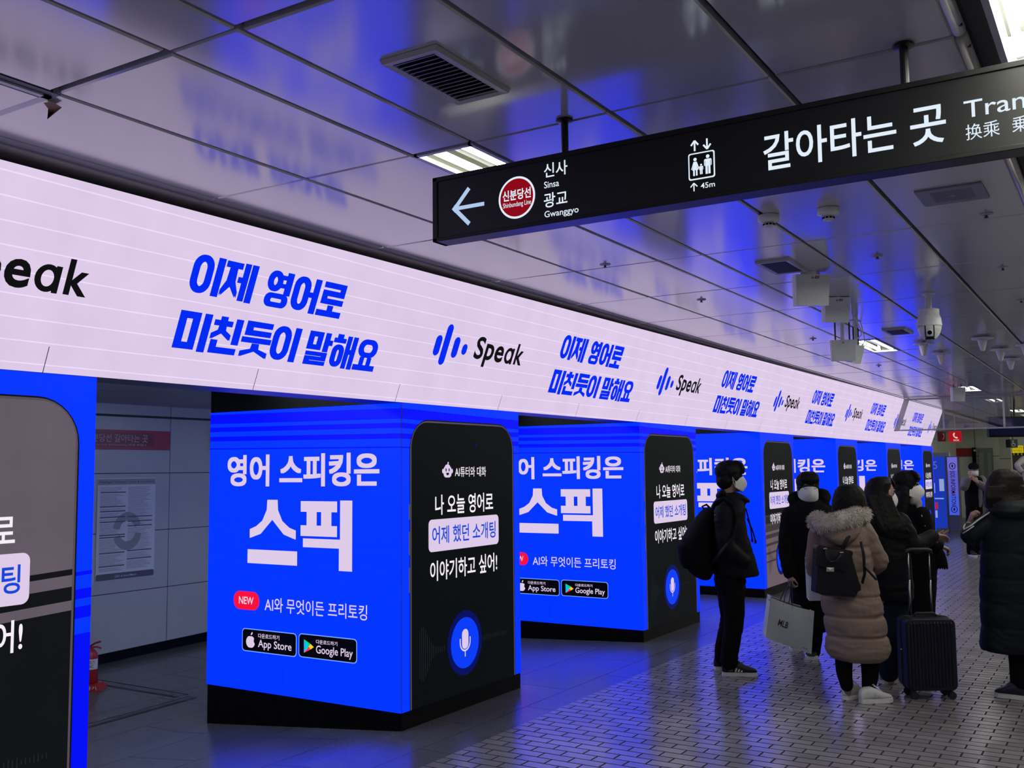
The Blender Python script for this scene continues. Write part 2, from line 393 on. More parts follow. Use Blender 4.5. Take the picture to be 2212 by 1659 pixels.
# ------------------------------------------------------------------ luminaires
M_refl = pmat('lamp_reflector', (0.07, 0.075, 0.06), 0.35, 0.2)
M_lfr = pmat('lamp_frame', (0.42, 0.43, 0.46), 0.35, 0.3)
def recessed_light(x0, label):
    t = thing('ceiling_light', (x0+.61, 2.31, SZ1), label, 'ceiling light', 'recessed twin tube ceiling lights')
    a, b, c, d = x0+.008, x0+1.212, 2.170, 2.453; zt = SZ1+0.10
    m = MB()
    m.poly([(a, c, zt), (b, c, zt), (b, d, zt), (a, d, zt)], M_refl)
    for p, q in (((a, c), (b, c)), ((b, c), (b, d)), ((b, d), (a, d)), ((a, d), (a, c))):
        m.poly([(p[0], p[1], SZ1), (q[0], q[1], SZ1), (q[0], q[1], zt), (p[0], p[1], zt)], M_refl)
    m.box((a+.02, 2.30, SZ1+.03), (b-.02, 2.325, zt), M_refl)
    m.build('housing', t, fix=False)
    m = MB()
    for lo, hi in (((a-.004, c-.006), (b+.004, c+.014)), ((a-.004, d-.014), (b+.004, d+.006)), ((a-.004, c), (a+.016, d)), ((b-.016, c), (b+.004, d))):
        m.box((lo[0], lo[1], SZ1-.006), (hi[0], hi[1], SZ1+.012), M_lfr)
    m.build('frame', t)
    for y in (2.245, 2.385):
        m = MB(); m.tube([(a+.03, y, SZ1+.022), (a+.05, y, SZ1+.022), (b-.05, y, SZ1+.022), (b-.03, y, SZ1+.022)], [.010, .016, .016, .010], E_tube, 10); m.build('lamp_tube', t, smooth=True)
        for x in (a+.02, b-.02): m = MB(); m.box((x-.012, y-.015, SZ1+.01), (x+.012, y+.015, zt), M_white); m.build('lamp_holder', t)
    return t
for x0, lb in zip(LIGHT_X, ('lit twin tube ceiling light just above the left end of the black hanging sign', 'lit twin tube ceiling light behind the hanging white antenna panels',
        'small far lit ceiling light seen just above the glass smoke curtain', 'farther lit ceiling light seen through the glass smoke curtain', 'farthest lit ceiling light seen through the glass smoke curtain')):
    recessed_light(x0, lb)
def trough_light(x0, label):
    t = thing('trough_light', (x0+.62, 0.0, SZ1), label, 'ceiling light', 'lights of the ceiling trough')
    a, b = x0+.01, x0+1.24; m = MB()
    m.box((a, -.30, SZ1+.10), (b, .285, SZ1+.13), M_refl)
    m.box((a, .272, SZ1-.004), (b, .292, SZ1+.10), M_lfr); m.box((a, -.312, SZ1-.004), (b, -.292, SZ1+.10), M_lfr)
    m.box((a, -.30, SZ1), (a+.012, .28, SZ1+.1), M_white); m.box((b-.012, -.30, SZ1), (b, .28, SZ1+.1), M_white)
    m.build('housing', t)
    for y in (.236, .172, .06, -.14):
        m = MB(); m.tube([(a+.03, y, SZ1+.035), (b-.03, y, SZ1+.035)], .014, E_tube, 10); m.build('lamp_tube', t, smooth=True)
        for x in (a+.02, b-.02): m = MB(); m.box((x-.01, y-.014, SZ1+.02), (x+.01, y+.014, SZ1+.10), M_white); m.build('lamp_holder', t)
    return t
trough_light(2.31, 'bright white tube light in the ceiling trough above the sign, top corner of the photo')
for i in range(-4, 25):
    if i: trough_light(2.31+1.26*i, 'white tube light further along the same ceiling trough, outside the picture')
E_ptube = emat('passage_tube', (0.72, 0.86, 1.0), 22.0)
# passage lamps hidden above the openings, behind the banner
for x0, x1 in between_towers()[:7]:
    if x1-x0 < 1: continue
    xm = (x0+x1)/2 if x0 > SX0+.1 else 0.0
    for yl in (4.72, 5.45):
        t = thing('passage_light', (xm, yl, 2.325), 'tube light on the low passage ceiling behind the display banner', 'ceiling light', 'lights of the low passage ceiling')
        m = MB(); m.box((xm-.60, yl-.09, 2.30), (xm+.60, yl+.09, 2.3248), M_white); m.build('housing', t)
        for y in (yl-.05, yl+.05): m = MB(); m.tube([(xm-.57, y, 2.276), (xm+.57, y, 2.276)], .022, E_ptube, 8); m.build('lamp_tube', t, smooth=True)
#P3
# ------------------------------------------------------------------ LED display towers
TY, TW, TD, TZ0, TZ1 = 4.026, 1.46, 1.80, 0.112, 2.090
XT = [1.395, 5.10, 8.79, 12.46, 16.27, 20.07, 23.90]
E_white = emat('led_white', PINK, LED, False); E_wht = emat('led_bright_white', lin((246, 238, 248)), LED, False); E_ink = emat('led_ink', INK, LED, False)
E_badge = emat('led_badge', (0.0006, 0.0006, 0.004, 1), LED, False); E_edge = emat('led_edge', lin((120, 170, 255)), LED, False)
E_red = emat('led_red', lin((250, 15, 60)), LED, False); E_txtblue = emat('led_text_blue', lin((20, 70, 215)), LED, False)
E_ring = emat('led_ring', lin((4, 14, 95)), LED, False); E_mic = emat('led_mic', lin((5, 60, 250)), LED, False)
E_cy, E_gr, E_ye, E_or = (emat('led_'+n, lin(c), LED, False) for n, c in (('cyan', (0, 195, 240)), ('green', (0, 215, 110)), ('yellow', (255, 205, 40)), ('orange', (245, 60, 70))))
E_bezel = emat('led_phone_rim', lin((84, 76, 84)), LED, False); E_wave = emat('led_wave', lin((30, 34, 40)), LED, False)
# heavy display letters, drawn stroke by stroke inside a unit box
def RR(x0, y0, x1, y1): return [(x0, y0), (x1, y0), (x1, y1), (x0, y1)]
def RING(x0, y0, x1, y1, tx, ty, n=28):                # stadium ring as a strip of quads
    r = min((x1-x0)/2, (y1-y0)/2*1.15)
    def edge(a0, b0, a1, b1, rx, ry): return rrect2(a0, b0, a1, b1, min(rx, (a1-a0)/2), min(ry, (b1-b0)/2))
    o = edge(x0, y0, x1, y1, r, r); i = edge(x0+tx, y0+ty, x1-tx, y1-ty, max(r-tx, .04), max(r-ty, .04))
    return [[o[k], o[(k+1) % len(o)], i[(k+1) % len(o)], i[k]] for k in range(len(o))]
def rrect2(x0, y0, x1, y1, rx, ry, n=6):
    p = []
    for cx, cy, a0 in ((x1-rx, y0+ry, -90), (x1-rx, y1-ry, 0), (x0+rx, y1-ry, 90), (x0+rx, y0+ry, 180)):
        p += [(cx+rx*math.cos(math.radians(a0+90*i/n)), cy+ry*math.sin(math.radians(a0+90*i/n))) for i in range(n+1)]
    return p
def LEGS(cx, yt, xl, xr, yb, w, drop=.13):             # the two flared legs of the letters siot, jieut, chieut
    h = w/2; q = []
    for xe, s_ in ((xl, -1), (xr, 1)):
        ym = yb+(yt-yb)*.42
        q += [[(cx-h, yt), (cx+h, yt), (cx+h+(.02*s_), ym+.06), (cx-h+(.02*s_), ym+.06)], [(cx-h+.02*s_, ym+.06), (cx+h+.02*s_, ym+.06), (xe, yb+drop), (xe, yb)] if s_ > 0 else [(cx+h+.02*s_, ym+.06), (cx-h+.02*s_, ym+.06), (xe, yb+drop), (xe, yb)]]
    return q
def SQ(x0, y0, x1, y1, tx, ty): return [RR(x0, y0, x1, y0+ty), RR(x0, y1-ty, x1, y1), RR(x0, y0+ty, x0+tx, y1-ty), RR(x1-tx, y0+ty, x1, y1-ty)]
def RIEUL(x0, x1, y0, y1, tx, t_):
    g = (y1-y0-3*t_)/2
    return [RR(x0, y1-t_, x1, y1), RR(x1-tx, y1-t_-g, x1, y1-t_), RR(x0, y0+t_+g, x1, y0+2*t_+g), RR(x0, y0+t_, x0+tx, y0+t_+g), RR(x0, y0, x1, y0+t_)]
HEAVY = {
 '이': RING(0, 0, .66, 1, .19, .15)+[RR(.79, -.02, 1, 1.0)],
 '제': [RR(.02, .84, .50, .98)]+LEGS(.25, .86, .0, .50, .04, .20)+[RR(.47, .47, .66, .60), RR(.60, -.02, .75, 1), RR(.83, -.04, 1, 1)],
 '영': RING(.03, .43, .58, 1, .18, .14)+[RR(.50, .80, .76, .90), RR(.50, .56, .76, .66), RR(.74, .36, .96, 1.0)]+RING(.06, -.02, .94, .36, .20, .12),
 '어': RING(0, .02, .60, 1, .19, .15)+[RR(.55, .45, .80, .58), RR(.77, -.02, .97, 1)],
 '로': RIEUL(.08, .98, .36, 1, .19, .145)+[RR(.42, .12, .62, .30), RR(0, -.02, 1, .135)],
 '미': SQ(0, 0, .63, 1, .20, .16)+[RR(.79, -.04, 1, 1)],
 '친': [RR(.22, .88, .42, 1.0), RR(.03, .76, .62, .89)]+LEGS(.32, .80, .0, .64, .37, .20)+[RR(.76, .27, .97, .98), RR(.05, .02, .24, .33), RR(.05, -.02, .94, .13)],
 '듯': [RR(.06, .86, .94, 1), RR(.06, .73, .27, .87), RR(.06, .61, .94, .745), RR(0, .40, 1, .53)]+LEGS(.5, .36, .04, .96, -.02, .21),
 '말': SQ(0, .46, .56, 1, .19, .13)+[RR(.69, .42, .88, 1), RR(.87, .64, 1.02, .78)]+RIEUL(.02, .90, -.02, .37, .19, .10),
 '해': [RR(.12, .93, .34, 1.03), RR(0, .78, .48, .90)]+RING(.02, 0, .50, .70, .17, .13)+[RR(.57, -.03, .73, 1), RR(.70, .44, .86, .57), RR(.83, -.04, 1, 1)],
 '요': RING(.06, .42, .94, 1, .21, .14)+[RR(.24, .12, .41, .40), RR(.59, .12, .76, .40), RR(0, -.02, 1, .135)],
 '스': [[(.40, 1), (.60, 1), (.61, .84), (.39, .84)], [(.39, .84), (.61, .84), (.50, .70), (.30, .67)], [(.30, .67), (.50, .70), (.26, .50), (.04, .53), (.04, .42), (.16, .44)], [(.39, .84), (.61, .84), (.70, .67), (.50, .70)], [(.50, .70), (.70, .67), (.84, .57), (.97, .53), (.97, .40), (.74, .47)], [(.30, .67), (.50, .70), (.26, .47), (.04, .40), (.04, .53), (.16, .57)], RR(0, 0, 1, .21)],
 '픽': [RR(0, .83, .71, .985), RR(0, .46, .71, .615), RR(.12, .60, .31, .84), RR(.41, .60, .60, .84), RR(.78, .42, 1, 1.0), RR(.05, .29, 1, .415), RR(.76, -.04, 1, .30)],
}
def heavy(m, layout, v0, v1, P, mat, wt=.024):
    for ch, a, b in layout:
        for pg in HEAVY[ch]:
            for sx, sy in ((-1, -1), (1, -1), (1, 1), (-1, 1)): m.poly([P(a+(b-a)*(x+sx*wt), v0+(v1-v0)*(y+sy*wt*.7)) for x, y in pg], mat)
def tower_mats(kind):
    B, D = BLUE, BLUE_D
    if kind == 'bands':
        bands = [(0, B), (1.795, D), (1.803, B), (1.856, D), (1.886, B), (1.917, D), (1.953, B), (1.985, D), (2.047, B)]
        sb = ledmat('led_blue_banded', B, bands, LED, tilt=-0.012, tiltaxis=1, lines=9, lamp=0.10)
        fb = ledmat('led_blue_banded_front', B, bands, LED, tilt=0.02, tiltaxis=0, lines=9, lamp=0.06); return sb, fb, E_ink
    if kind == 'near':
        fb = ledmat('led_blue_near', B, [(0, (0, 0.004, 0.93, 1)), (0.86, B), (0.93, BLUE_D), (0.98, B), (1.02, BLUE_D), (1.065, B), (1.12, BLUE_D), (1.135, B)], LED, tilt=-0.05)
        G = lin((98, 88, 100)); K = lin((15, 17, 20))
        ph = ledmat('led_phone_near', K, [(0, K), (0.975, G), (1.02, K), (1.075, G), (1.13, K), (1.16, G)], LED, tilt=-0.05, smudge=0.3, sample=False)
        return M_led_side, fb, ph
    if kind == 'grey':
        G = lin((104, 88, 96)); K = INK; H = lin((60, 52, 58))
        ph = ledmat('led_phone_grey', K, [(0, G), (0.42, H), (0.435, G), (0.52, H), (0.545, G), (0.62, H), (0.655, G), (0.72, H), (0.765, G), (0.80, H), (0.87, lin((70, 62, 68))), (0.91, lin((34, 33, 36))), (0.99, lin((50, 46, 50))), (1.02, K)], LED, tilt=-0.03, sample=False)
        return M_led_side, M_led_front, ph
    return M_led_side, M_led_front, E_ink
M_led_side = ledmat('led_blue_side', BLUE, None, LED, lines=9, lamp=0.10)
M_led_front = ledmat('led_blue_front', BLUE, None, LED)
E_inkp = emat('led_phone', lin((7, 11, 13)), LED, False)

def store_badge(m, P, box, google):
    u0, u1, v0, v1 = box
    m.shape(rrect(u0-.006, v0-.006, u1+.006, v1+.006, .028), lambda u, v: P(u, v, .0010), E_edge)
    m.shape(rrect(u0, v0, u1, v1, .024), lambda u, v: P(u, v, .0016), E_badge)
    Q = lambda u, v: P(u, v, .0024)
    if not google:
        m.text('다운로드하기', (u0+.155, u0+.36, v0+.095, v0+.127), Q, E_white, .012)
        m.text('App Store', (u0+.155, u1-.04, v0+.016, v0+.085), Q, E_white, .010)
        cx, cy = u0+.080, v0+.066                     # apple mark: body with bite and leaf
        pts = []
        for i in range(40):
            a = 2*math.pi*i/40; r = 1.0-0.10*math.exp(-((a-math.pi/2)/.35)**2)-0.07*math.exp(-((a-3*math.pi/2)/.3)**2)
            x = cx+.044*r*math.cos(a); y = cy-.004+.043*r*math.sin(a)
            bx, by = cx+.052, cy+.006
            d = math.hypot(x-bx, y-by)
            if d < .021: x = bx-(.021**2-(y-by)**2)**.5 if abs(y-by) < .021 else x
            pts.append((x, y))
        m.shape(pts, Q, E_white)
        m.shape([(cx+.002, cy+.042), (cx+.004, cy+.054), (cx+.012, cy+.063), (cx+.020, cy+.066), (cx+.020, cy+.056), (cx+.013, cy+.046)], Q, E_white)
    else:
        m.text('다운로드하기', (u0+.155, u0+.345, v0+.095, v0+.123), Q, E_white, .012)
        m.text('Google Play', (u0+.155, u1-.03, v0+.016, v0+.085), Q, E_white, .010)
        x0, x1, y0, y1 = u0+.045, u0+.135, v0+.026, v0+.116; yc = (y0+y1)/2; xm = x0+.055
        m.shape([(x0, y0), (xm-.012, yc), (x0, y1)], Q, E_cy)
        m.shape([(x0, y1), (xm-.012, yc), (xm+.006, yc+.018)], Q, E_gr)
        m.shape([(xm-.012, yc), (xm+.006, yc-.018), (x1, yc), (xm+.006, yc+.018)], Q, E_ye)
        m.shape([(x0, y0), (xm+.006, yc-.018), (xm-.012, yc)], Q, E_or)

def side_screen(mat):
    """wide face looking back along the hall: u runs from the back edge to the front corner"""
    m = MB(); P = lambda u, v, e=0.0: Vector((-e, TD-u, v))
    m.shape([(0, TZ0), (TD, TZ0), (TD, TZ1), (0, TZ1)], P, mat)
    m.poly([P(.772, .17, .0008), P(.775, .17, .0008), P(.775, .32, .0008), P(.772, .32, .0008)], M_join)
    Q = lambda u, v: P(u, v, .002)
    m.text('영어 스피킹은', (.192, 1.622, 1.546, 1.772), Q, E_white, heavy=(.0075, .006))
    heavy(m, (('스', .413, .890), ('픽', .926, 1.387)), 1.003, 1.450, Q, E_white, .006)
    m.shape(rrect(.274, .671, .531, .800, .06, 8), lambda u, v: P(u, v, .0012), E_red)
    m.text('NEW', (.328, .476, .710, .762), Q, E_white, .016)
    m.text('AI와 무엇이든 프리토킹', (.586, 1.520, .672, .772), Q, E_white, .006)
    store_badge(m, P, (.371, .888, .388, .536), False); store_badge(m, P, (.919, 1.429, .393, .541), True)
    return m
def front_screen(mat, ph):
    m = MB(); P = lambda u, v, e=0.0: Vector((u, -e, v))
    m.shape([(0, TZ0), (TW, TZ0), (TW, TZ1), (0, TZ1)], P, mat)
    m.shape([(0, TZ0), (.008, TZ0), (.008, TZ1), (0, TZ1)], lambda u, v: P(u, v, .0006), M_join)
    def phone(a, r, e, mt):                            # phone slab, cut off by the foot of the screen
        o = rrect(.097+a, -.3, 1.372-a, 1.980-a, r-a, 8); o = [(u, max(v, TZ0)) for u, v in o]
        q = []
        for p in o:
            if not q or (abs(p[0]-q[-1][0])+abs(p[1]-q[-1][1])) > 1e-6: q.append(p)
        m.shape(q, lambda u, v: P(u, v, e), mt)
    phone(-.008, .20, .0006, E_ink); phone(0, .195, .0010, E_bezel); phone(.011, .184, .0014, ph)
    for v0, v1 in ((1.33, 1.43), (1.10, 1.25), (.86, 1.02)): m.shape([(.080, v0), (.092, v0), (.092, v1), (.080, v1)], lambda u, v: P(u, v, .0012), E_bezel)
    Q = lambda u, v: P(u, v, .0026)
    m.shape(circ(.869, 1.823, .010, .016, 14), Q, E_ring)
    cx, cy = .513, 1.640                               # little robot head: flask-shaped face with ears and antenna
    m.shape(rrect(cx-.047, cy-.042, cx+.047, cy+.036, .028), Q, E_white)
    m.shape(rrect(cx-.030, cy+.010, cx+.030, cy+.046, .016), Q, E_white)
    m.shape([(cx-.006, cy+.040), (cx+.008, cy+.040), (cx+.016, cy+.062), (cx+.004, cy+.066)], Q, E_white)
    for s in (-1, 1):
        m.shape(circ(cx+s*.054, cy+.002, .010, .016, 12), Q, E_white)
        m.shape(circ(cx+s*.018, cy+.010, .007, .012, 12), lambda u, v: P(u, v, .0032), E_ink)
    m.shape([(cx-.018, cy-.010), (cx+.018, cy-.010), (cx+.012, cy-.026), (cx-.012, cy-.026)], lambda u, v: P(u, v, .0032), E_ink)
    m.text('AI튜터와 대화', (.601, .995, 1.600, 1.672), Q, E_wht, .006)
    m.text('나 오늘 영어로', (.368, 1.087, 1.345, 1.482), Q, E_wht, .014)
    m.shape(rrect(.293, 1.101, 1.159, 1.317, .035), lambda u, v: P(u, v, .0020), E_white)
    m.text('어제 했던 소개팅', (.333, 1.117, 1.150, 1.270), Q, E_txtblue, .014)
    m.text('이야기하고 싶어!', (.309, 1.135, .905, 1.040), Q, E_wht, .014)
    m.shape(circ(.715, .448, .211, .222), lambda u, v: P(u, v, .0018), E_ring)
    m.shape(circ(.715, .448, .171, .174), lambda u, v: P(u, v, .0022), E_mic)
    m.shape(rrect(.676, .406, .755, .541, .036, 6), Q, E_white)
    a = [math.radians(180+180*i/14) for i in range(15)]
    arc = [(.715+.067*math.cos(t), .455+.067*math.sin(t)) for t in a]; arc2 = [(.715+.055*math.cos(t), .455+.055*math.sin(t)) for t in a][::-1]
    m.shape([(.648, .482)]+arc+[(.782, .482), (.770, .482)]+arc2+[(.660, .482)], Q, E_white)
    m.shape([(.710, .352), (.720, .352), (.720, .392), (.710, .392)], Q, E_white)
    rr = random.Random(5)
    for i in range(14):
        u = .19+.021*i; h = .155*math.exp(-((i-1.5)/4)**2)+.02; m.shape([(u, .447-h), (u+.006, .447-h), (u+.006, .447+h), (u, .447+h)], Q, E_wave)
    for i in range(18):
        u = .935+.019*i; h = .008+.016*rr.random(); m.shape([(u, .447-h), (u+.005, .447-h), (u+.005, .447+h), (u, .447+h)], Q, E_wave)
    return m
SIDE = {}; FRONT = {}
KINDS = ['near', 'bands', 'bands2', 'grey', 'plain', 'plain', 'plain']
TLAB = ['nearest blue display tower cut off at the left edge, its phone picture half grey',
        'blue display tower with the whole slogan visible, beside the passage with the red sign',
        'second whole blue display tower, partly behind the man with the black backpack',
        'blue display tower behind the man with the backpack, its phone picture striped grey below',
        'blue display tower directly behind the beige fur hood', 'blue display tower behind the two long haired women', 'last blue display tower at the far end of the display banner']
for i, (x, kd) in enumerate(zip(XT, KINDS)):
    t = thing('display_tower', (x, TY, 0), TLAB[i], 'advertising display', 'LED towers under the display banner')
    sm, fm, ph = tower_mats('bands' if kd == 'bands2' else kd)
    if ph is E_ink: ph = E_inkp
    for key, store, mk, nm in (((sm.name,), SIDE, lambda: side_screen(sm), 'side_screen'), ((fm.name, ph.name), FRONT, lambda: front_screen(fm, ph), 'front_screen')):
        if key not in store:
            me = mk().mesh(nm); store[key] = me
        o = bpy.data.objects.new(nm, store[key]); COL.objects.link(o); o.parent = t
    m = MB()
    m.box((x+.004, TY+.004, TZ0), (x+TW-.004, TY+TD, TZ1), M_black)
    m.build('casing', t)
    hb = MB(); hb.box((x+.004, TY+.27, TZ1+.002), (x+TW-.004, TY+TD, 2.90), M_black); struct(hb.build('trim_%d' % (i+2)))
    m = MB(); b = [(x+.004, TY+.004), (x+TW-.004, TY+.004), (x+TW-.004, TY+TD-.01), (x+.004, TY+TD-.01)]
    m.add([(p[0], p[1], zf(*p)) for p in b]+[(p[0], p[1], TZ0-.001) for p in b], [(0, 3, 2, 1), (4, 5, 6, 7), (0, 1, 5, 4), (1, 2, 6, 5), (2, 3, 7, 6), (3, 0, 4, 7)], M_black)
    m.build('plinth', t)

# ------------------------------------------------------------------ slanting display banner above the towers
BX0, BX1 = -1.2, 25.12
def BP(x, f, e=0.0):
    zt = min(2.885+.055*(x-2)/17, 2.938); b = Vector((x, 4.026, 2.092)); tp = Vector((x, 3.72, zt)); d = tp-b
    n = Vector((0, -d.z, d.y)).normalized()
    return b+d*f+n*e
M_ban = ledmat('led_banner', PINK, None, LED, lines=11.0, lamp=0.20, smudge=0.18, tilt=0.004, tiltaxis=0)
E_bblue = emat('led_banner_blue', lin((0, 42, 245)), LED, False); E_bblack = emat('led_banner_black', lin((14, 14, 17)), LED, False)
t = thing('display_banner', (10, 4.026, 2.092), 'long slanting pink-white LED banner with blue slogans running above the towers', 'advertising display')
m = MB()
n = 12; pts = [BX0+(BX1-BX0)*i/n for i in range(n+1)]
for i in range(n): m.poly([BP(pts[i], 0), BP(pts[i+1], 0), BP(pts[i+1], 1), BP(pts[i], 1)], M_ban)
for x in [2.584+1.225*i for i in range(-2, 19)]: m.poly([BP(x, .0, .0008), BP(x+.004, .0, .0008), BP(x+.004, .14, .0008), BP(x, .14, .0008)], pmat('led_seam', (.2, .18, .2), .5))
Q = lambda u, v: BP(u, v, .002)
for x in (-0.45, 3.24, 6.93, 10.62, 14.31, 18.06, 21.95):
    heavy(m, [(c, x+a, x+b) for c, a, b in (('이', -.02, .160), ('제', .174, .380), ('영', .464, .646), ('어', .664, .860), ('로', .874, 1.066))], .552, .772, Q, E_bblue)
    heavy(m, [(c, x+a, x+b) for c, a, b in (('미', -.02, .170), ('친', .192, .383), ('듯', .400, .600), ('이', .614, .806), ('말', .880, 1.070), ('해', 1.087, 1.284), ('요', 1.302, 1.490))], .216, .434, Q, E_bblue)
for x in (1.58, 5.27, 8.92, 12.63, 16.40, 20.25, 24.02):
    for u, v0, v1, r in ((0, .395, .560, .034), (.088, .328, .660, .034), (.205, .398, .570, .034), (.315, .435, .525, .030)):
        m.shape(rrect(x+u, v0, x+u+2*r, v1, r*.999, 8) if False else [(x+u+r+r*math.cos(a), (v1-r/.855 if math.sin(a) > 0 else v0+r/.855)+r/.855*math.sin(a)) for a in [2*math.pi*i/28 for i in range(28)]], Q, E_bblue)
    for ch, u0, u1, v0, v1 in (('S', .470, .580, .418, .609), ('p', .598, .712, .360, .560), ('e', .727, .842, .416, .560), ('k', 1.003, 1.114, .420, .607)): m.text(ch, (x+u0, x+u1, v0, v1), Q, E_bblack, .024)
    for pg in RING(0, 0, 1, 1, .25, .20)+[RR(.76, .0, 1.0, .98)]: m.poly([Q(x+.860+.116*a, .417+.143*b) for a, b in pg], E_bblack)
m.build('screen', t)
m = MB()
for a, b in ((BX0, BX1),):
    q = [(BP(x, 0)+Vector((0, .004, 0)), BP(x, 1)+Vector((0, .02, .004)), Vector((x, 4.27, BP(x, 1).z)), Vector((x, 4.27, 2.092))) for x in (a, b)]
    m.add(list(q[0])+list(q[1]), [(0, 1, 2, 3), (4, 7, 6, 5), (1, 5, 6, 2), (2, 6, 7, 3), (3, 7, 4, 0), (0, 4, 5, 1)], M_dark)
m.build('casing', t)
#P4
# ------------------------------------------------------------------ hanging direction sign
t = thing('hanging_sign', (3.163, 0.9, 2.945), 'long black hanging transfer sign with arrow, red line badge and elevator symbol', 'direction sign')
M_sign = pmat('sign_face', (0.010, 0.011, 0.013), 0.32, spec=0.45); M_sfr = pmat('sign_frame', (0.013, 0.013, 0.014), 0.35, 0.3)
E_sw = emat('sign_lit_white', lin((226, 238, 250)), 1.0, False); E_sa = emat('sign_lit_arrow', lin((176, 202, 236)), 1.0, False)
E_sr = emat('sign_lit_red', lin((140, 6, 24)), 1.0, False); E_sk = emat('sign_unlit', (0.01, 0.01, 0.012, 1), 0.3, False)
X0, X1, Y0, Y1, Z0, Z1 = 3.118, 3.205, -.55, 2.303, 2.547, 2.806
m = MB(); m.box((X0+.006, Y0, Z0+.004), (X1, Y1-.002, Z1-.004), M_sign)
Q = lambda y, z: Vector((X0+.0045, y, z))
def arrow_shape(pts, mt=E_sw): m.shape(pts, Q, mt)
def stroke(p, q, wd, mt=E_sw):
    d = Vector((q[0]-p[0], q[1]-p[1])); nn = Vector((-d.y, d.x)).normalized()*wd/2
    m.shape([(p[0]+nn.x, p[1]+nn.y), (q[0]+nn.x, q[1]+nn.y), (q[0]-nn.x, q[1]-nn.y), (p[0]-nn.x, p[1]-nn.y)], Q, mt)
stroke((2.200, 2.6655), (2.130, 2.739), .017, E_sa); stroke((2.200, 2.6675), (2.130, 2.598), .017, E_sa); stroke((2.197, 2.667), (2.060, 2.667), .015, E_sa)
m.shape([(2.212, 2.667), (2.196, 2.684), (2.180, 2.667), (2.196, 2.650)], Q, E_sa)
m.shape(circ(1.9135, 2.668, .0805, .0805, 40), Q, E_sw); m.shape(circ(1.9135, 2.668, .0725, .0725, 40), lambda y, z: Vector((X0+.0040, y, z)), E_sr)
Q2 = lambda y, z: Vector((X0+.0034, y, z))
m.text('신분당선', (1.975, 1.851, 2.659, 2.700), Q2, E_sw, .022); m.text('Shinbundang Line', (1.974, 1.851, 2.628, 2.653), Q2, E_sw, .002)
m.text('신사', (1.794, 1.695, 2.722, 2.776), Q, E_sw, .009); m.text('Sinsa', (1.794, 1.731, 2.683, 2.708), Q, E_sw, .006)
m.text('광교', (1.796, 1.697, 2.609, 2.664), Q, E_sw, .009); m.text('Gwanggyo', (1.794, 1.652, 2.566, 2.597), Q, E_sw, .006)
Pm = [(1.228, 2.618), (1.134, 2.711)]                  # elevator pictogram
m.shape(rrect(1.134, 2.618, 1.228, 2.711, .008), Q, E_sw); m.shape(rrect(1.1385, 2.6225, 1.2235, 2.7065, .006), Q2, E_sk)
Q3 = lambda y, z: Vector((X0+.0028, y, z))
def figure(y, z, h, skirt):
    s = h/.064
    m.shape(circ(y, z+.058*s, .0062*s, .0062*s, 14), Q3, E_sw)
    if skirt:
        m.shape([(y+.006*s, z+.050*s), (y-.006*s, z+.050*s), (y-.015*s, z+.024*s), (y-.012*s, z+.022*s), (y-.006*s, z+.040*s), (y-.011*s, z+.020*s), (y+.011*s, z+.020*s), (y+.006*s, z+.040*s), (y+.012*s, z+.022*s), (y+.015*s, z+.024*s)], Q3, E_sw)
        for d in (-.005, .005): m.shape([(y+(d-.003)*s, z), (y+(d+.003)*s, z), (y+(d+.003)*s, z+.022*s), (y+(d-.003)*s, z+.022*s)], Q3, E_sw)
    else:
        m.shape(rrect(y-.013*s, z+.026*s, y+.013*s, z+.050*s, .005*s), Q3, E_sw)
        m.shape([(y-.0085*s, z), (y-.001*s, z), (y-.001*s, z+.03*s), (y-.0085*s, z+.03*s)], Q3, E_sw); m.shape([(y+.001*s, z), (y+.0085*s, z), (y+.0085*s, z+.03*s), (y+.001*s, z+.03*s)], Q3, E_sw)
        for d in (-.0095, .0095): m.shape([(y+(d-.0006)*s, z+.024*s), (y+(d+.0006)*s, z+.024*s), (y+(d+.0006)*s, z+.044*s), (y+(d-.0006)*s, z+.044*s)], lambda a, b: Vector((X0+.0022, a, b)), E_sk)
figure(1.203, 2.632, .062, True); figure(1.182, 2.634, .036, False); figure(1.158, 2.632, .066, False)
stroke((1.204, 2.718), (1.204, 2.754), .006); stroke((1.204, 2.754), (1.217, 2.738), .006); stroke((1.204, 2.754), (1.191, 2.738), .006)
stroke((1.160, 2.718), (1.160, 2.754), .006); stroke((1.160, 2.718), (1.173, 2.734), .006); stroke((1.160, 2.718), (1.147, 2.734), .006)
stroke((1.210, 2.580), (1.210, 2.608), .004); stroke((1.210, 2.608), (1.222, 2.595), .004); stroke((1.210, 2.608), (1.198, 2.595), .004)
m.text('45m', (1.186, 1.136, 2.585, 2.604), Q, E_sw, .008)
m.text('갈아타는', (.969, .557, 2.607, 2.728), Q, E_sw, .012); m.text('곳', (.517, .417, 2.605, 2.722), Q, E_sw, .012)
m.text('Transfer', (.367, .068, 2.664, 2.716), Q, E_sw, .004); m.text('换乘', (.365, .275, 2.597, 2.644), Q, E_sw); m.text('乗換', (.243, .153, 2.597, 2.644), Q, E_sw)
m.build('lit_panel', t)
m = MB()
for lo, hi in (((X0, Y0, Z1-.018), (X1, Y1, Z1)), ((X0, Y0, Z0), (X1, Y1, Z0+.015)), ((X0, Y1-.022, Z0), (X1, Y1, Z1)), ((X0, Y0, Z0), (X1, Y0+.022, Z1))): m.box(lo, hi, M_sfr)
bevel(m.build('frame', t), .002)
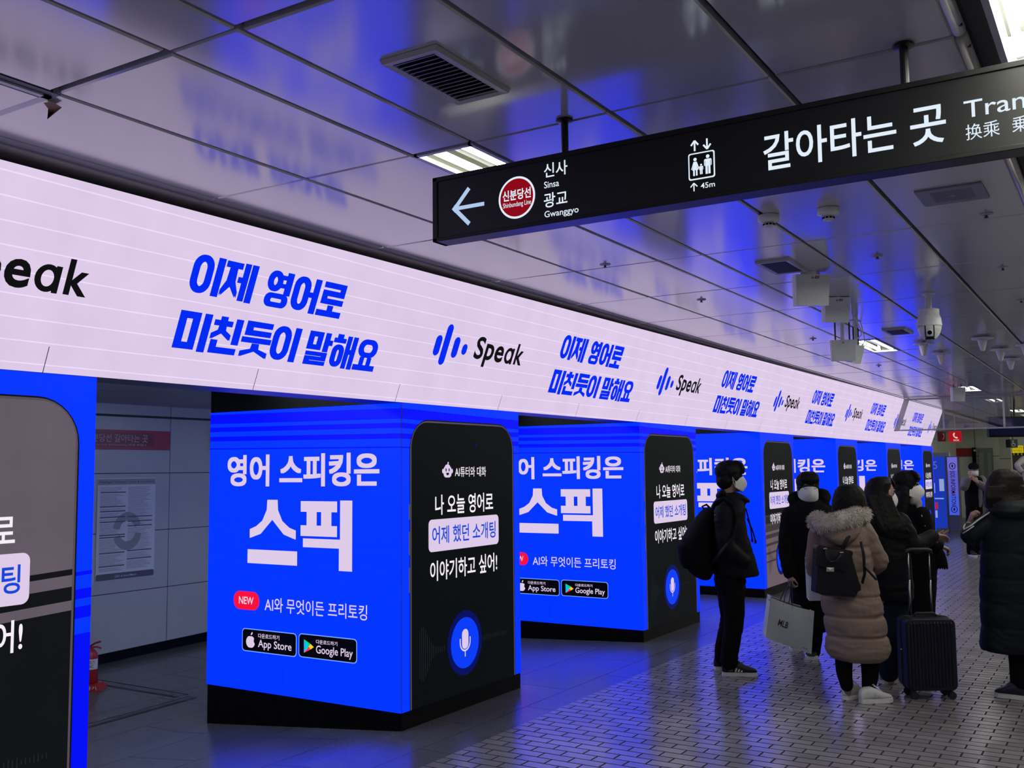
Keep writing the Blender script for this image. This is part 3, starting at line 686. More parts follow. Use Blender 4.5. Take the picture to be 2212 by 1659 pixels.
for y in (1.726, .532, -.40):
    m = MB(); m.tube([(3.163, y, Z1-.001), (3.163, y, 2.943)], .0135, M_sfr, 14)
    m.lathe([(.030, 0), (.032, .004), (.032, .008), (.014, .012)][::-1] and [(.014, -.012), (.032, -.008), (.032, -.003), (.030, 0)], (3.163, y, 2.9445), M_sfr, 20); m.build('pole', t, smooth=False)

# ------------------------------------------------------------------ things on the ceiling
M_vent = pmat('vent_enamel', (0.42, 0.42, 0.43), 0.4); M_slat = pmat('vent_slat', (0.16, 0.16, 0.19), 0.4)
def vent(x0, x1, y0, y1, label, nsl=15):
    t = thing('air_vent', ((x0+x1)/2, (y0+y1)/2, SZ1), label, 'air vent', 'louvred ceiling vents'); m = MB(); f = .030; zb = SZ1-.016
    a = [(x0, y0), (x1, y0), (x1, y1), (x0, y1)]; b = [(x0+f, y0+f), (x1-f, y0+f), (x1-f, y1-f), (x0+f, y1-f)]
    vs = [(x, y, SZ1-.001) for x, y in a]+[(x+(.006 if x == x0 else -.006), y+(.006 if y == y0 else -.006), zb) for x, y in a]+[(x, y, zb+.002) for x, y in b]+[(x, y, SZ1-.002) for x, y in b]
    m.add(vs, [(k*4+n, k*4+(n+1) % 4, (k+1)*4+(n+1) % 4, (k+1)*4+n) for k in range(3) for n in range(4)], M_vent); m.build('frame', t)
    m = MB(); m.box((x0+f-.002, y0+f-.002, SZ1-.0035), (x1-f+.002, y1-f+.002, SZ1-.0015), M_gap); m.build('dark_plate', t)  # flat dark plate, coloured to stand in for the shade of an open cavity
    m = MB()
    for i in range(nsl):
        x = x0+f+(x1-x0-2*f)*(i+.5)/nsl; d = (x1-x0-2*f)/nsl*.42
        m.add([(x-d, y0+f, zb+.001), (x-d, y1-f, zb+.001), (x+d*.5, y1-f, SZ1-.003), (x+d*.5, y0+f, SZ1-.003)], [(0, 1, 2, 3)], M_slat)
        m.add([(x-d, y0+f, zb+.0002), (x-d, y1-f, zb+.0002), (x-d*.5, y1-f, zb+.0002), (x-d*.5, y0+f, zb+.0002)], [(0, 1, 2, 3)], M_slat)
    m.build('louvre', t); return t
vent(2.37, 2.80, 1.735, 1.957, 'large grey louvred ceiling vent nearest the camera, left of the sign pole', 14)
vent(6.09, 6.53, 1.75, 1.970, 'ceiling vent just in front of the first white antenna panel', 14)
vent(9.84, 10.27, 1.75, 1.970, 'small far ceiling vent beside the white dome camera', 14)
t = thing('ceiling_speaker', (5.085, .667, SZ1), 'flat grey perforated speaker plate on the ceiling below the black sign', 'speaker')
M_spk = pmat('speaker_grille', (0.26, 0.26, 0.31), 0.45); m = MB(); m.box((4.932, .520, SZ1-.010), (5.238, .815, SZ1-.0006), M_spk); bevel(m.build('plate', t), .003)
m = MB()
for i in range(9):
    for j in range(22):
        x = 4.985+.0225*i; y = .575+.0082*j; o = .0056 if j % 2 else 0
        m.shape([(x-.005+o, y-.0022), (x+.005+o, y-.0022), (x+.005+o, y+.0022), (x-.005+o, y+.0022)], lambda a, b: Vector((a, b, SZ1-.0106)), M_gap)
m.box((5.078, .655, SZ1-.0115), (5.092, .680, SZ1-.0102), M_steel); m.build('perforation', t)
def detector(x, y, label):
    t = thing('smoke_detector', (x, y, SZ1), label, 'smoke detector', 'white round smoke detectors')
    m = MB(); m.lathe([(.030, -.042), (.042, -.037), (.053, -.031), (.055, -.026), (.054, -.004), (.050, -.001)], (x, y, SZ1), M_white, 28); m.build('base', t, smooth=True)
    m = MB(); m.lathe([(.012, -.066), (.026, -.063), (.029, -.052), (.028, -.046)], (x, y, SZ1), M_white, 24)
    for i in range(10):
        a = 2*math.pi*i/10; m.obox((x+.0285*math.cos(a), y+.0285*math.sin(a), SZ1-.0515), (.0022*math.cos(a), .0022*math.sin(a), 0), (-.0062*math.sin(a), .0062*math.cos(a), 0), (0, 0, .0042), M_black)
    m.build('sensor', t)
detector(4.985, 1.530, 'white smoke detector under the sign, the nearer left one on a panel seam'); detector(5.02, 1.236, 'white smoke detector under the sign, right of the one on the seam')
# antenna panels
M_ant = pmat('antenna_shell', (0.72, 0.76, 0.76), 0.38, var=0.05, vscale=30); M_lg = pmat('logo_dark', (0.05, 0.02, 0.02), 0.5); M_lr = pmat('logo_red', (0.35, 0.02, 0.03), 0.5)
def antenna(px, py, D, w_, h_, dep, label, tilt=0.0, yaw=0.0, logo='5G', ceil_y=None, taper=.09):
    c = at(px, py, D)                                   # centre of the top edge of the face
    f = Vector((-math.cos(yaw)*CF.x+math.sin(yaw)*CR.x, -math.cos(yaw)*CF.y+math.sin(yaw)*CR.y, 0)).normalized()
    s = f.cross(UP)*-1
    if s.dot(CR) < 0: s = -s
    dn = (-UP*math.cos(tilt)-f*math.sin(tilt)*1.0)
    t = thing('antenna_panel', (c.x, c.y, SZ1), label, 'antenna', 'white box antennas hung from the ceiling'); m = MB(); nf = s.cross(dn)
    if nf.dot(f) < 0: nf = -nf
    def ring(e, k):
        a = w_/2*k; b = w_/2*k*(1-taper)
        return [c+s*-a+nf*e, c+s*a+nf*e, c+s*b+dn*h_+nf*e, c+s*-b+dn*h_+nf*e]
    R_ = [ring(-dep, .90), ring(-dep*.98, .97), ring(-dep*.45, .99), ring(-dep*.44, .965), ring(-dep*.36, .965), ring(-dep*.35, 1), ring(-.012, 1.0), ring(0, .955)]
    vs = [p for r in R_ for p in r]; k = len(R_)
    m.add(vs, [(0, 1, 2, 3), tuple(range(4*k-4, 4*k))]+[(i*4+n, i*4+(n+1) % 4, (i+1)*4+(n+1) % 4, (i+1)*4+n) for i in range(k-1) for n in range(4)], M_ant)
    P = lambda u, v: c+s*u+dn*v+nf*.0008
    if logo:
        m.text('kt', (-.010, .008, .030, .014), P, M_lg, .02)
        if logo == '5G':
            m.shape([(.012, .030), (.040, .030), (.043, .012), (.015, .012)], P, M_lr); m.text('5G', (.019, .038, .027, .015), lambda u, v: P(u, v)+nf*.0008, M_white, .01)
    bevel(m.build('shell', t), .004)
    m = MB(); b0 = c-nf*dep*.6+dn*.01; top = Vector((b0.x, b0.y, SZ1-.001))
    if top.z-b0.z > .03:
        m.tube([b0, top], .016, M_white, 10); m.box((top.x-.06, top.y-.04, SZ1-.006), (top.x+.06, top.y+.04, SZ1-.001), M_white)
        for d in (-.5, .5): m.tube([b0+s*(w_*.55*d)+UP*-.01, b0+s*(w_*.55*d)+UP*(top.z-b0.z)*.75], .007, M_dark, 8); m.tube([b0+s*(w_*.55*d)+UP*(top.z-b0.z)*.7, b0+s*(w_*.40*d)+UP*(top.z-b0.z)], .006, M_white, 8)
        m.tube([b0+s*.10, b0+s*.16+UP*.05, b0+s*.155+UP*.10, b0+s*.10+UP*(top.z-b0.z)], .005, M_white, 6)
    else: m.box((b0.x-.05, b0.y-.05, b0.z), (b0.x+.05, b0.y+.05, SZ1-.001), M_white)
    m.build('bracket', t); return t
antenna(1756, 592, 6.60, .236, .208, .10, 'nearest white antenna panel on the ceiling, with a red mark at its top edge', tilt=.10)
antenna(1809, 642, 7.62, .205, .190, .10, 'second white antenna panel with red mark, just behind the nearest one', tilt=.10)
antenna(1822, 734, 8.55, .215, .180, .08, 'grey white antenna on a metal bracket beside the lit ceiling light', tilt=.05, yaw=-.15, logo='kt', taper=.06)
antenna(1859, 746, 8.86, .16, .165, .07, 'half turned antenna box behind the bracket antenna', tilt=.28, yaw=.75, logo=None, taper=.0)
antenna(2072, 837, 15.6, .21, .22, .10, 'small far white antenna box hanging before the glass smoke curtain', tilt=.12, logo=None)
# dome camera
c = onz(2004, 640, SZ1); c.x -= .18
cc = at(2006, 668, (c-CAM).dot(CF)); cx, cy = cc.x, cc.y
t = thing('dome_camera', (cx, cy, SZ1), 'white dome security camera hanging on a short post, right of the antennas', 'security camera')
M_cam = pmat('camera_shell', (0.66, 0.68, 0.69), 0.4)
zt = cc.z
m = MB(); m.lathe([(.024, zt), (.024, SZ1-.012), (.05, SZ1-.010), (.05, SZ1-.001)], (cx, cy, 0), M_cam, 20); m.build('post', t, smooth=False)
m = MB(); m.lathe([(.070, -.025+zt-.105), (.089, zt-.130+.0), (.090, zt-.128), (.084, zt-.075), (.074, zt-.045), (.073, zt-.04), (.073, zt-.004), (.06, zt)], (cx, cy, 0), M_cam, 32); m.build('housing', t, smooth=False)
m = MB(); m.lathe([(.022, zt-.238), (.050, zt-.222), (.070, zt-.192), (.082, zt-.155), (.085, zt-.131)], (cx, cy, 0), M_cam, 32); m.build('dome', t, smooth=True)
fc = Vector((-cx, -cy, 0)).normalized(); sc_ = fc.cross(UP)*-1; o = Vector((cx, cy, 0))
m = MB()
prof = [(zt-.133, .086), (zt-.155, .083), (zt-.192, .0715), (zt-.215, .057), (zt-.236, .028)]
for hw, mt, e in ((.034, M_black, .0012), (.026, M_cam, .003)):
    vs = []
    for i, (z, r) in enumerate(prof):
        for k in range(5):
            u = hw*(k/2-1)*(1 if i < 3 else .92); vs.append(o+sc_*u+fc*(math.sqrt(max(r*r-u*u, .0004))+e)+UP*z)
    m.add(vs, [(i*5+k, i*5+k+1, (i+1)*5+k+1, (i+1)*5+k) for i in range(len(prof)-1) for k in range(4)], mt)
m.build('window', t)
m = MB(); lc = o+fc*.078+UP*(zt-.185); m.lathe([(.021, -.012), (.021, .006), (.016, .008)], lc, M_white, 20, fc-UP*.3); m.lathe([(.0165, .004), (.0165, .011), (.004, .013)], lc, M_black, 20, fc-UP*.3)
m.obox(o+fc*.052+UP*(zt-.224), sc_*.024, fc*.012, UP*.010, M_black); m.build('lens', t)
# cone antennas
M_cone = pmat('cone_antenna', (0.70, 0.68, 0.73), 0.4)
for px, py, lb in ((1995, 743, 'white cone antenna partly hidden behind the dome camera'), (2033, 764, 'white cone antenna just right below the dome camera'), (2122, 731, 'white cone antenna right of the dome camera, highest and leftmost of its trio'),
                   (2161, 755, 'middle one of three white cone antennas in a slanting row'), (2183, 776, 'lowest of three white cone antennas in a slanting row'), (2216, 745, 'white cone antenna cut off by the right edge of the photo')):
    c = onz(px, py, SZ1-.02); t = thing('cone_antenna', (c.x, c.y, SZ1), lb, 'antenna', 'white cone antennas on the ceiling')
    m = MB(); m.lathe([(.095, -.030), (.105, -.026), (.106, -.018), (.098, -.014), (.02, -.012), (.02, 0)], (c.x, c.y, SZ1), M_cone, 28); m.build('disc', t)
    m = MB(); m.lathe([(.012, -.148), (.022, -.142), (.046, -.045), (.047, -.030)], (c.x, c.y, SZ1), M_cone, 22); m.build('cone', t, smooth=True)
# sprinkler heads
for px, py, lb in ((1515, 647, 'small round sprinkler head on the ceiling above the middle of the banner'), (1307, 571, 'small sprinkler plate on the ceiling just below the long sign'), (1895, 552, 'tiny dark sprinkler hole between the detectors and the dome camera'),
                   (2166, 577, 'round sprinkler plate right of the dome camera, upper of two'), (2206, 648, 'round sprinkler plate at the right photo edge, lower of two'), (1756, 731, 'sprinkler head left of the bracket antenna'), (1898, 789, 'small sprinkler head below the lit ceiling light'), (2130, 462, 'pale sprinkler rosette just below the speaker plate')):
    c = onz(px, py, SZ1); t = thing('sprinkler_head', (c.x, c.y, SZ1), lb, 'sprinkler', 'sprinkler heads in the ceiling')
    m = MB(); m.lathe([(.018, -.008), (.034, -.005), (.036, -.0006)], (c.x, c.y, SZ1), M_vent, 20); m.build('rosette', t)
    m = MB(); m.lathe([(.010, -.022), (.012, -.019), (.006, -.015), (.008, -.008)], (c.x, c.y, SZ1), M_dark, 12); m.build('nozzle', t)
# open access hatch frame at the left
M_hch = pmat('hatch_channel', (0.05, 0.065, 0.07), 0.5); M_hfr = pmat('hatch_frame', (0.6, 0.62, 0.68), 0.4)
t = thing('ceiling_hatch', (1.4, 3.25, SZ1), 'white edged open hatch frame hanging in the ceiling at the left photo edge', 'ceiling hatch')
m = MB(); xa, xb, ya, yb = .80, 1.985, 3.085, 3.43
for lo, hi in (((xa, ya, SZ1-.010), (xb, ya+.022, SZ1-.001)), ((xa, yb-.022, SZ1-.010), (xb, yb, SZ1-.001)), ((xb-.03, ya, SZ1-.010), (xb, yb, SZ1-.001)), ((xa, ya, SZ1-.010), (xa+.03, yb, SZ1-.001))): m.box(lo, hi, M_hfr)
m.box((xa, 3.050, SZ1-.004), (xb+.01, ya-.002, SZ1-.0008), M_hch); m.box((xa+.03, ya+.0222, SZ1-.0075), (xb-.0302, ya+.030, SZ1-.002), M_gap); m.box((xb-.040, ya+.023, SZ1-.0075), (xb-.0302, yb-.023, SZ1-.002), M_gap)
m.build('frame', t); m = MB(); m.box((xa+.035, ya+.025, SZ1-.012), (xb-.034, yb-.025, SZ1-.006), M_ceil); m.build('panel', t)
M_card = pmat('brown_cardboard', (0.28, 0.16, 0.08), 0.8, var=.2); m = MB(); p = [onz(x, y, SZ1-.012) for x, y in ((94, 222), (112, 219), (134, 232), (108, 245), (104, 235))]
m.poly(p, M_card); m.add([p[2], p[3], p[4], p[3]+Vector((-.01, .0, -.025))], [(0, 1, 3), (1, 2, 3)], M_card); tag(m.build('paper_flap'), 'torn brown paper flap stuck to the ceiling beside the hatch frame', 'paper', kind='thing')
# glass smoke curtain
t = thing('smoke_curtain', (20.4, 1.5, SZ1), 'hanging glass smoke curtain with thin metal frame across the hall at the banner end', 'glass screen')
M_glass = bpy.data.materials.new('curtain_glass'); M_glass.use_nodes = True; nt = M_glass.node_tree; b = nt.nodes['Principled BSDF']
b.inputs['Transmission Weight'].default_value = 1.0; b.inputs['Roughness'].default_value = 0.0; b.inputs['IOR'].default_value = 1.5; b.inputs['Base Color'].default_value = (.88, .92, .92, 1)
M_alu = pmat('anodised_frame', (0.42, 0.41, 0.44), 0.35, 0.4)
XG = 20.4; zg0 = 2.335
def yban(z, x=XG): q0, q1 = BP(x, 0), BP(x, 1); return q0.y+(q1.y-q0.y)*(z-q0.z)/(q1.z-q0.z)
ybs = [yban(2.9)-.05, 3.02, 1.98, .95, -.1, -1.2, -3.0]
for i in range(len(ybs)-1):
    ya, yb = ybs[i], ybs[i+1]; m = MB(); ya2 = (yban(zg0)-.05) if i == 0 else ya
    m.add([(XG-.004, ya, 2.92), (XG-.004, yb, 2.93), (XG-.004, yb, zg0), (XG-.004, ya2, zg0), (XG+.004, ya, 2.93), (XG+.004, yb, 2.93), (XG+.004, yb, zg0), (XG+.004, ya2, zg0)], [(0, 1, 2, 3), (7, 6, 5, 4), (0, 4, 5, 1), (1, 5, 6, 2), (2, 6, 7, 3), (3, 7, 4, 0)], M_glass)
    m.build('pane', t)
m = MB(); m.box((XG-.03, -3.0, 2.905), (XG+.03, ybs[0]+.03, 2.936), M_alu); m.build('top_rail', t)
m = MB(); m.box((XG-.016, -3.0, zg0-.022), (XG+.016, yban(zg0)-.02, zg0+.004), M_alu); m.build('bottom_rail', t)
m = MB(); a0, a1 = Vector((XG, yban(2.93)-.06, 2.93)), Vector((XG, yban(zg0)-.06, zg0-.02)); m.obox((a0+a1)/2, Vector((.016, 0, 0)), Vector((0, .048, 0)), (a0-a1)/2, M_alu); m.build('jamb', t)
for y in ybs[1:-1]: m = MB(); m.box((XG-.014, y-.016, zg0), (XG+.014, y+.016, 2.915), M_alu); m.build('mullion', t)

# ------------------------------------------------------------------ passage: sign, poster, extinguisher, floor cover
M_rs = pmat('wall_sign_red', (0.36, 0.018, 0.05), 0.4); M_rsd = pmat('wall_sign_dark_red', (0.22, 0.008, 0.022), 0.4); M_rt = pmat('wall_sign_text', (0.55, 0.42, 0.48), 0.5)
m = MB(); YS = YW-.012; m.box((4.7, YS, 1.878), (6.822, YW-.001, 2.072), M_rs); Q = lambda x, z: Vector((x, YS-.0012, z)); Q2 = lambda x, z: Vector((x, YS-.002, z))
m.shape([(4.9, 1.905), (6.615, 1.905), (6.615, 2.045), (4.9, 2.045)], Q, M_rsd)
m.text('신분당선 갈아타는 곳', (5.84, 6.546, 1.952, 2.030), Q2, M_rt, .004); m.text('Transfer to Line Shinbundang 换乘 乗換え', (5.80, 6.535, 1.914, 1.938), Q2, M_rt, 0)
tag(m.build('wall_sign', origin=(5.7, YS, 1.97)), 'long red transfer sign with pale lettering on the passage wall', 'sign', kind='thing')
M_pap = pmat('poster_paper', (0.66, 0.69, 0.74), 0.35); M_pin = pmat('poster_ink', (0.10, 0.11, 0.14), 0.5); M_pgr = pmat('poster_grey', (0.30, 0.32, 0.37), 0.5); M_pl = pmat('poster_rule', (0.26, 0.28, 0.33), 0.5)
px0, px1, pz0, pz1 = 5.99, 6.655, .625, 1.602; YP = YW-.008
m = MB(); m.box((px0, YP, pz0), (px1, YW-.001, pz1), M_pap); Q = lambda x, z: Vector((x, YP-.0010, z)); Q2 = lambda x, z: Vector((x, YP-.0016, z))
m.text('Passenger Transport Terms & Conditions', (px0+.02, px1-.02, 1.548, 1.578), Q2, M_pin, .010); m.shape([(px0+.004, 1.538), (px1-.004, 1.538), (px1-.004, 1.594), (px0+.004, 1.594)], Q, M_pgr)
m.shape(rrect(px0+.004, pz0+.004, px1-.004, pz0+.065, .015), Q, M_pin); m.text('CEO of Seoul Metro', (px0+.21, px1-.21, pz0+.024, pz0+.044), Q2, M_pap, .004)
cx, cz = (px0+px1)/2+.01, 1.085                         # pale round operator mark printed behind the text
a = [math.radians(20+300*i/30) for i in range(31)]
m.shape([(cx+.165*math.cos(t_), cz+.185*math.sin(t_)) for t_ in a[:16]]+[(cx+.09*math.cos(t_), cz+.10*math.sin(t_)) for t_ in a[:16][::-1]], Q, M_pgr)
m.shape([(cx+.165*math.cos(t_+math.pi), cz+.185*math.sin(t_+math.pi)) for t_ in a[:16]]+[(cx+.09*math.cos(t_+math.pi), cz+.10*math.sin(t_+math.pi)) for t_ in a[:16][::-1]], Q, M_pgr)
rp = random.Random(11)
for cl in (px0+.03, (px0+px1)/2+.01):
    z = 1.515
    while z > pz0+.09:
        hd = rp.random() < .10
        if hd: m.shape([(cl, z-.009), (cl+.285, z-.009), (cl+.285, z+.002), (cl, z+.002)], Q2, M_pin); z -= .022
        else: m.shape([(cl, z-.004), (cl+rp.uniform(.17, .285), z-.004), (cl+rp.uniform(.17, .285), z), (cl, z)], Q2, M_pl); z -= .0115
tag(m.build('terms_poster', origin=(6.3, YP, 1.1)), 'pale notice poster of small print headed Passenger Transport Terms on the passage wall', 'poster', kind='thing')
m = MB(); m.box((7.36, YW-.04, 1.86), (7.50, YW-.001, 2.10), M_black); tag(m.build('wall_box', origin=(7.4, YW, 1.98)), 'small black box on the passage wall beside the display tower edge', 'wall box', kind='thing')
e = at(196, 1440, 8.40); ex, ey = e.x, e.y; ez = zf(ex, ey)
t = thing('fire_extinguisher', (ex, ey, ez), 'red fire extinguisher standing on the passage floor behind the nearest tower', 'fire extinguisher')
m = MB(); m.lathe([(.055, .055), (.058, .06), (.058, .26), (.050, .30), (.030, .325), (.018, .335), (.018, .35)], (ex, ey, ez), M_red, 24); m.build('cylinder', t, smooth=True)
m = MB(); dcam = Vector((-CF.x, -CF.y, 0)).normalized(); sd = Vector((CR.x, CR.y, 0)).normalized()
def onc(u, z, r=.0588): a = u/r; return Vector((ex, ey, ez+z))+(dcam*math.cos(a)+sd*math.sin(a))*r
vs = [onc(-.09+.18*i/12, z) for z in (.17, .255) for i in range(13)]; m.add(vs, [(i, i+1, 14+i, 13+i) for i in range(12)], M_white)
m.text('소화기', (-.02, .055, .215, .245), lambda u, z: onc(u, z, .0596), M_red, .01); m.text('ABC', (-.02, .045, .185, .207), lambda u, z: onc(u, z, .0596), M_dark, .01); m.build('paper_label', t)
m = MB(); tp = Vector((ex, ey, ez+.35)); m.tube([tp-sd*.02, tp+sd*.03+UP*.03, tp+sd*.08+UP*.045], .008, M_red, 8); m.tube([tp-sd*.02+UP*-.005, tp+sd*.05+UP*.0, tp+sd*.085-UP*.012], .007, M_red, 8); m.build('handle', t)
m = MB(); m.tube([tp-sd*.02, tp-sd*.08-UP*.02, tp-sd*.09-UP*.15, tp-sd*.07-UP*.25], .008, M_black, 8); m.build('hose', t)
m = MB(); bs = [(-.12, -.10), (.12, -.10), (.12, .08), (-.12, .08)]; lo = [Vector((ex, ey, ez))+sd*a_+dcam*-b_+Vector((0, 0, zf(ex, ey)-ez)) for a_, b_ in bs]; hi = [Vector((ex, ey, ez+.052))+sd*a_*.72+dcam*-b_*.72 for a_, b_ in bs]
m.add(lo+hi, [(0, 3, 2, 1), (4, 5, 6, 7), (0, 1, 5, 4), (1, 2, 6, 5), (2, 3, 7, 6), (3, 0, 4, 7)], M_red)
dn = (hi[0]-lo[0]); m.text('소화기', (.25, .92, .25, .75), lambda u, v: lo[0]+(lo[1]-lo[0])*u+(hi[0]-lo[0])*v+((hi[1]-lo[1])-(hi[0]-lo[0]))*(u*v)+dcam*.003, M_white, .01); m.build('stand', t)
t = thing('floor_cover', (5.0, 7.2, -.17), 'metal framed access cover set in the passage floor', 'floor cover'); m = MB()
def strip(xa, ya, xb, yb, mt, h=.0025):
    q = [(xa, ya), (xb, ya), (xb, yb), (xa, yb)]; m.add([(x, y, zf(x, y)+h) for x, y in q]+[(x, y, zf(x, y)-.004) for x, y in q], [(0, 1, 2, 3), (0, 4, 5, 1), (1, 5, 6, 2), (2, 6, 7, 3), (3, 7, 4, 0)], mt)
for i in range(8):
    a, b = 3.6+.25*i, 3.6+.25*(i+1); strip(a, 6.50, b, 6.535, M_dark); strip(a, 6.56, b, 6.575, M_steel); strip(a, 6.585, b, 6.60, M_dark)
for i in range(6):
    a, b = 6.66+.25*i, 6.66+.25*(i+1); strip(5.52, a, 5.555, b, M_dark); strip(5.60, a, 5.615, b, M_steel); strip(5.63, a, 5.65, b, M_dark)
m.build('frame', t)

# ------------------------------------------------------------------ far end of the hall
def far_thing(name, label, cat, build, origin):
    m = MB(); build(m); return tag(m.build(name, origin=origin), label, cat, kind='thing')
def FQ(p, q, D=None):                                  # level box face through two pixels at one depth
    return at(p[0], p[1], D), at(q[0], q[1], D)
E_kb = emat('kiosk_blue', lin((28, 60, 190)), .8, False); E_kw = emat('kiosk_white', lin((150, 165, 215)), .9, False); E_kp = emat('kiosk_pale', lin((95, 110, 200)), .8, False); E_kr = emat('kiosk_red', lin((190, 40, 70)), .8, False)
M_kio = pmat('kiosk_body', (0.42, 0.50, 0.62), 0.4)
g = onz(2029, 1148, 0); t = thing('vending_kiosk', (g.x, g.y, 0), 'blue glowing vending booth just past the end of the display banner', 'vending machine')
fx, fy = Vector((.10, -.995, 0)), Vector((.995, .10, 0)); m = MB(); o = Vector((g.x, g.y, 0)); HW = .30
m.obox(o+fy*.35+UP*.98, fx*HW, fy*.35, UP*.98, M_kio); m.build('body', t)
m = MB(); P = lambda u, v: o+fx*u+UP*v-fy*.004
m.shape([(-.26, .08), (.20, .08), (.20, 1.86), (-.26, 1.86)], P, E_kb); P2 = lambda u, v: o+fx*u+UP*v-fy*.008
for u0, u1, v0, v1, e in ((-.24, -.05, .95, 1.2, E_kw), (-.24, .0, .55, .72, E_kr), (-.22, -.02, .34, .52, E_kw), (-.24, .14, .80, .83, E_kw), (-.22, -.1, 1.42, 1.5, E_kr), (.05, .16, 1.0, 1.3, E_kw)): m.shape([(u0, v0), (u1, v0), (u1, v1), (u0, v1)], P2, e)
m.text('U5', (-.24, .02, 1.55, 1.74), P2, E_kp, .0); m.build('lit_front', t)
g = onz(2066, 1150, 0); t = thing('sos_pillar', (g.x, g.y, 0), 'tall blue glowing SOS information pillar beside the vending booth', 'information pillar'); o = Vector((g.x, g.y, 0)); fx = Vector((.15, -.989, 0)); fy = Vector((.989, .15, 0))
m = MB(); m.obox(o+fy*.12+UP*.93, fx*.145, fy*.12, UP*.93, pmat('pillar_grey', (0.20, 0.21, 0.24), .4)); m.build('body', t); E_sb = ledmat('pillar_glow', lin((92, 92, 205)), [(0, lin((40, 42, 70))), (.42, lin((70, 95, 230))), (.9, lin((96, 92, 205))), (1.5, lin((112, 108, 215)))], .9, sample=False); E_st = emat('pillar_text', lin((22, 14, 60)), .5, False)
m = MB(); P = lambda u, v: o+fx*u+UP*v-fy*.004; m.shape([(-.135, .03), (.09, .03), (.09, 1.84), (-.135, 1.84)], P, E_sb); P2 = lambda u, v: o+fx*u+UP*v-fy*.008
m.text('SOS INFORMATION', (0, 1, 0, 1), lambda u, v: P2(-.075+.10*v, 1.50-.85*u), E_st, .01)
for z in (1.62, .56): m.shape(circ(-.022, z, .075, .085, 20), P2, E_st); m.shape(circ(-.022, z, .058, .068, 20), lambda u, v: o+fx*u+UP*v-fy*.011, E_sb); m.shape(circ(-.022, z, .02, .04, 10), lambda u, v: o+fx*u+UP*v-fy*.014, E_st)
m.build('lit_front', t)
D = 24.0; c = at(2063, 943, D); t = thing('sos_sign', (c.x, c.y, c.z), 'red box sign with white telephone symbol hanging below the glass curtain', 'sign'); s = RH; f = -FH
E_srd = emat('sos_red', lin((165, 14, 28)), 1.0, False); E_swh = emat('sos_white', lin((225, 200, 190)), 1.0, False)
m = MB(); m.obox(c, s*.137, f*.05, UP*.128, E_srd); P = lambda u, v: c+s*u+UP*v+f*.0515
a = [math.radians(200+140*i/8) for i in range(9)]
m.shape([(-.055, .085), (-.03, .095), (-.022, .055), (-.042, .045), (-.028, .0), (.0, -.015), (.012, -.005), (.045, -.025), (.035, -.048), (-.01, -.045), (-.055, -.01), (-.075, .04)], P, E_swh); m.text('SOS', (-.065, .07, -.11, -.07), P, E_swh, .02); m.build('lit_face', t)
m = MB(); c2 = at(2034, 943, 24.4); m.obox(c2, s*.085, f*.04, UP*.12, pmat('sos_side_red', (.20, .03, .03), .4)); P = lambda u, v: c2+s*u+UP*v+f*.042; m.shape([(.005, .06), (.035, .085), (.055, .04), (.05, -.03), (.02, -.08), (.0, -.07), (.03, -.02), (.035, .03)], P, M_white); m.build('side_face', t)
m = MB(); m.tube([c+UP*.12, Vector((c.x, c.y, 2.92))], .012, M_alu, 8); m.build('hanger', t)
far_thing('hanging_monitor', 'dark hanging display monitor at the right edge below the glass curtain', 'monitor', lambda m: (m.obox(at(2196, 922, 20.0), RH*.58, FH*.05, UP*.205, M_black), m.obox(at(2196, 922, 19.94), RH*.54, FH*.002, UP*.165, emat('monitor_glow', lin((4, 9, 34)), 1, False)), m.tube([at(2190, 905, 20.02), at(2190, 850, 20.02)], .02, M_dark, 8)), tuple(at(2196, 922, 20.0)))
M_ylw = pmat('sign_yellow', (0.55, 0.42, 0.03), .5); E_yl = emat('yellow_lit', lin((200, 180, 20)), .9, False); M_stone = pmat('beige_column', (0.42, 0.42, 0.34), .5, var=.08)
xw = XE-.02
def wq(x0, y0, x1, y1, e=0.0): p, q = onx(x0, y0, xw-e), onx(x1, y1, xw-e); return p, q
def wallbox(m, x0, y0, x1, y1, d, mt, e=0.0):
    p, q = wq(x0, y0, x1, y1, e); m.box((xw-e-d, min(p.y, q.y), max(0, min(p.z, q.z))), (xw-e, max(p.y, q.y), max(p.z, q.z)), mt)
far_thing('wall_band', 'red band on the far end wall beside the black panel', 'wall panel', lambda m: wallbox(m, 2055, 969, 2100, 985, .02, M_red), (xw, 3, 2.2))
far_thing('info_panel', 'narrow tall black panel on the far end wall', 'wall panel', lambda m: (wallbox(m, 2100, 967, 2112, 1050, .10, M_black), wallbox(m, 2103, 971, 2108, 975, .004, M_white, .101)), (xw, 3, 1.5))
o_ = struct(MB.build((lambda m: (wallbox(m, 2113, 968, 2152, 1118, .03, pmat('door_grey', (.26, .29, .28), .4)), wallbox(m, 2114, 978, 2131, 1118, .015, pmat('door_leaf', (.34, .37, .36), .4), .032), wallbox(m, 2133, 978, 2148, 1118, .015, pmat('door_leaf', (.34, .37, .36), .4), .032), m)[-1])(MB()), 'door_1'))
p, q = onx(2157, 940, 31.0), onx(2181, 940, 31.0); mb = MB(); mb.box((31.0, q.y, 0), (31.0+.4, p.y, 2.93), M_stone)
for z in (.9, 1.8): mb.box((30.997, q.y-.001, z), (31.001, p.y+.001, z+.015), M_join)
struct(mb.build('pillar_far'))
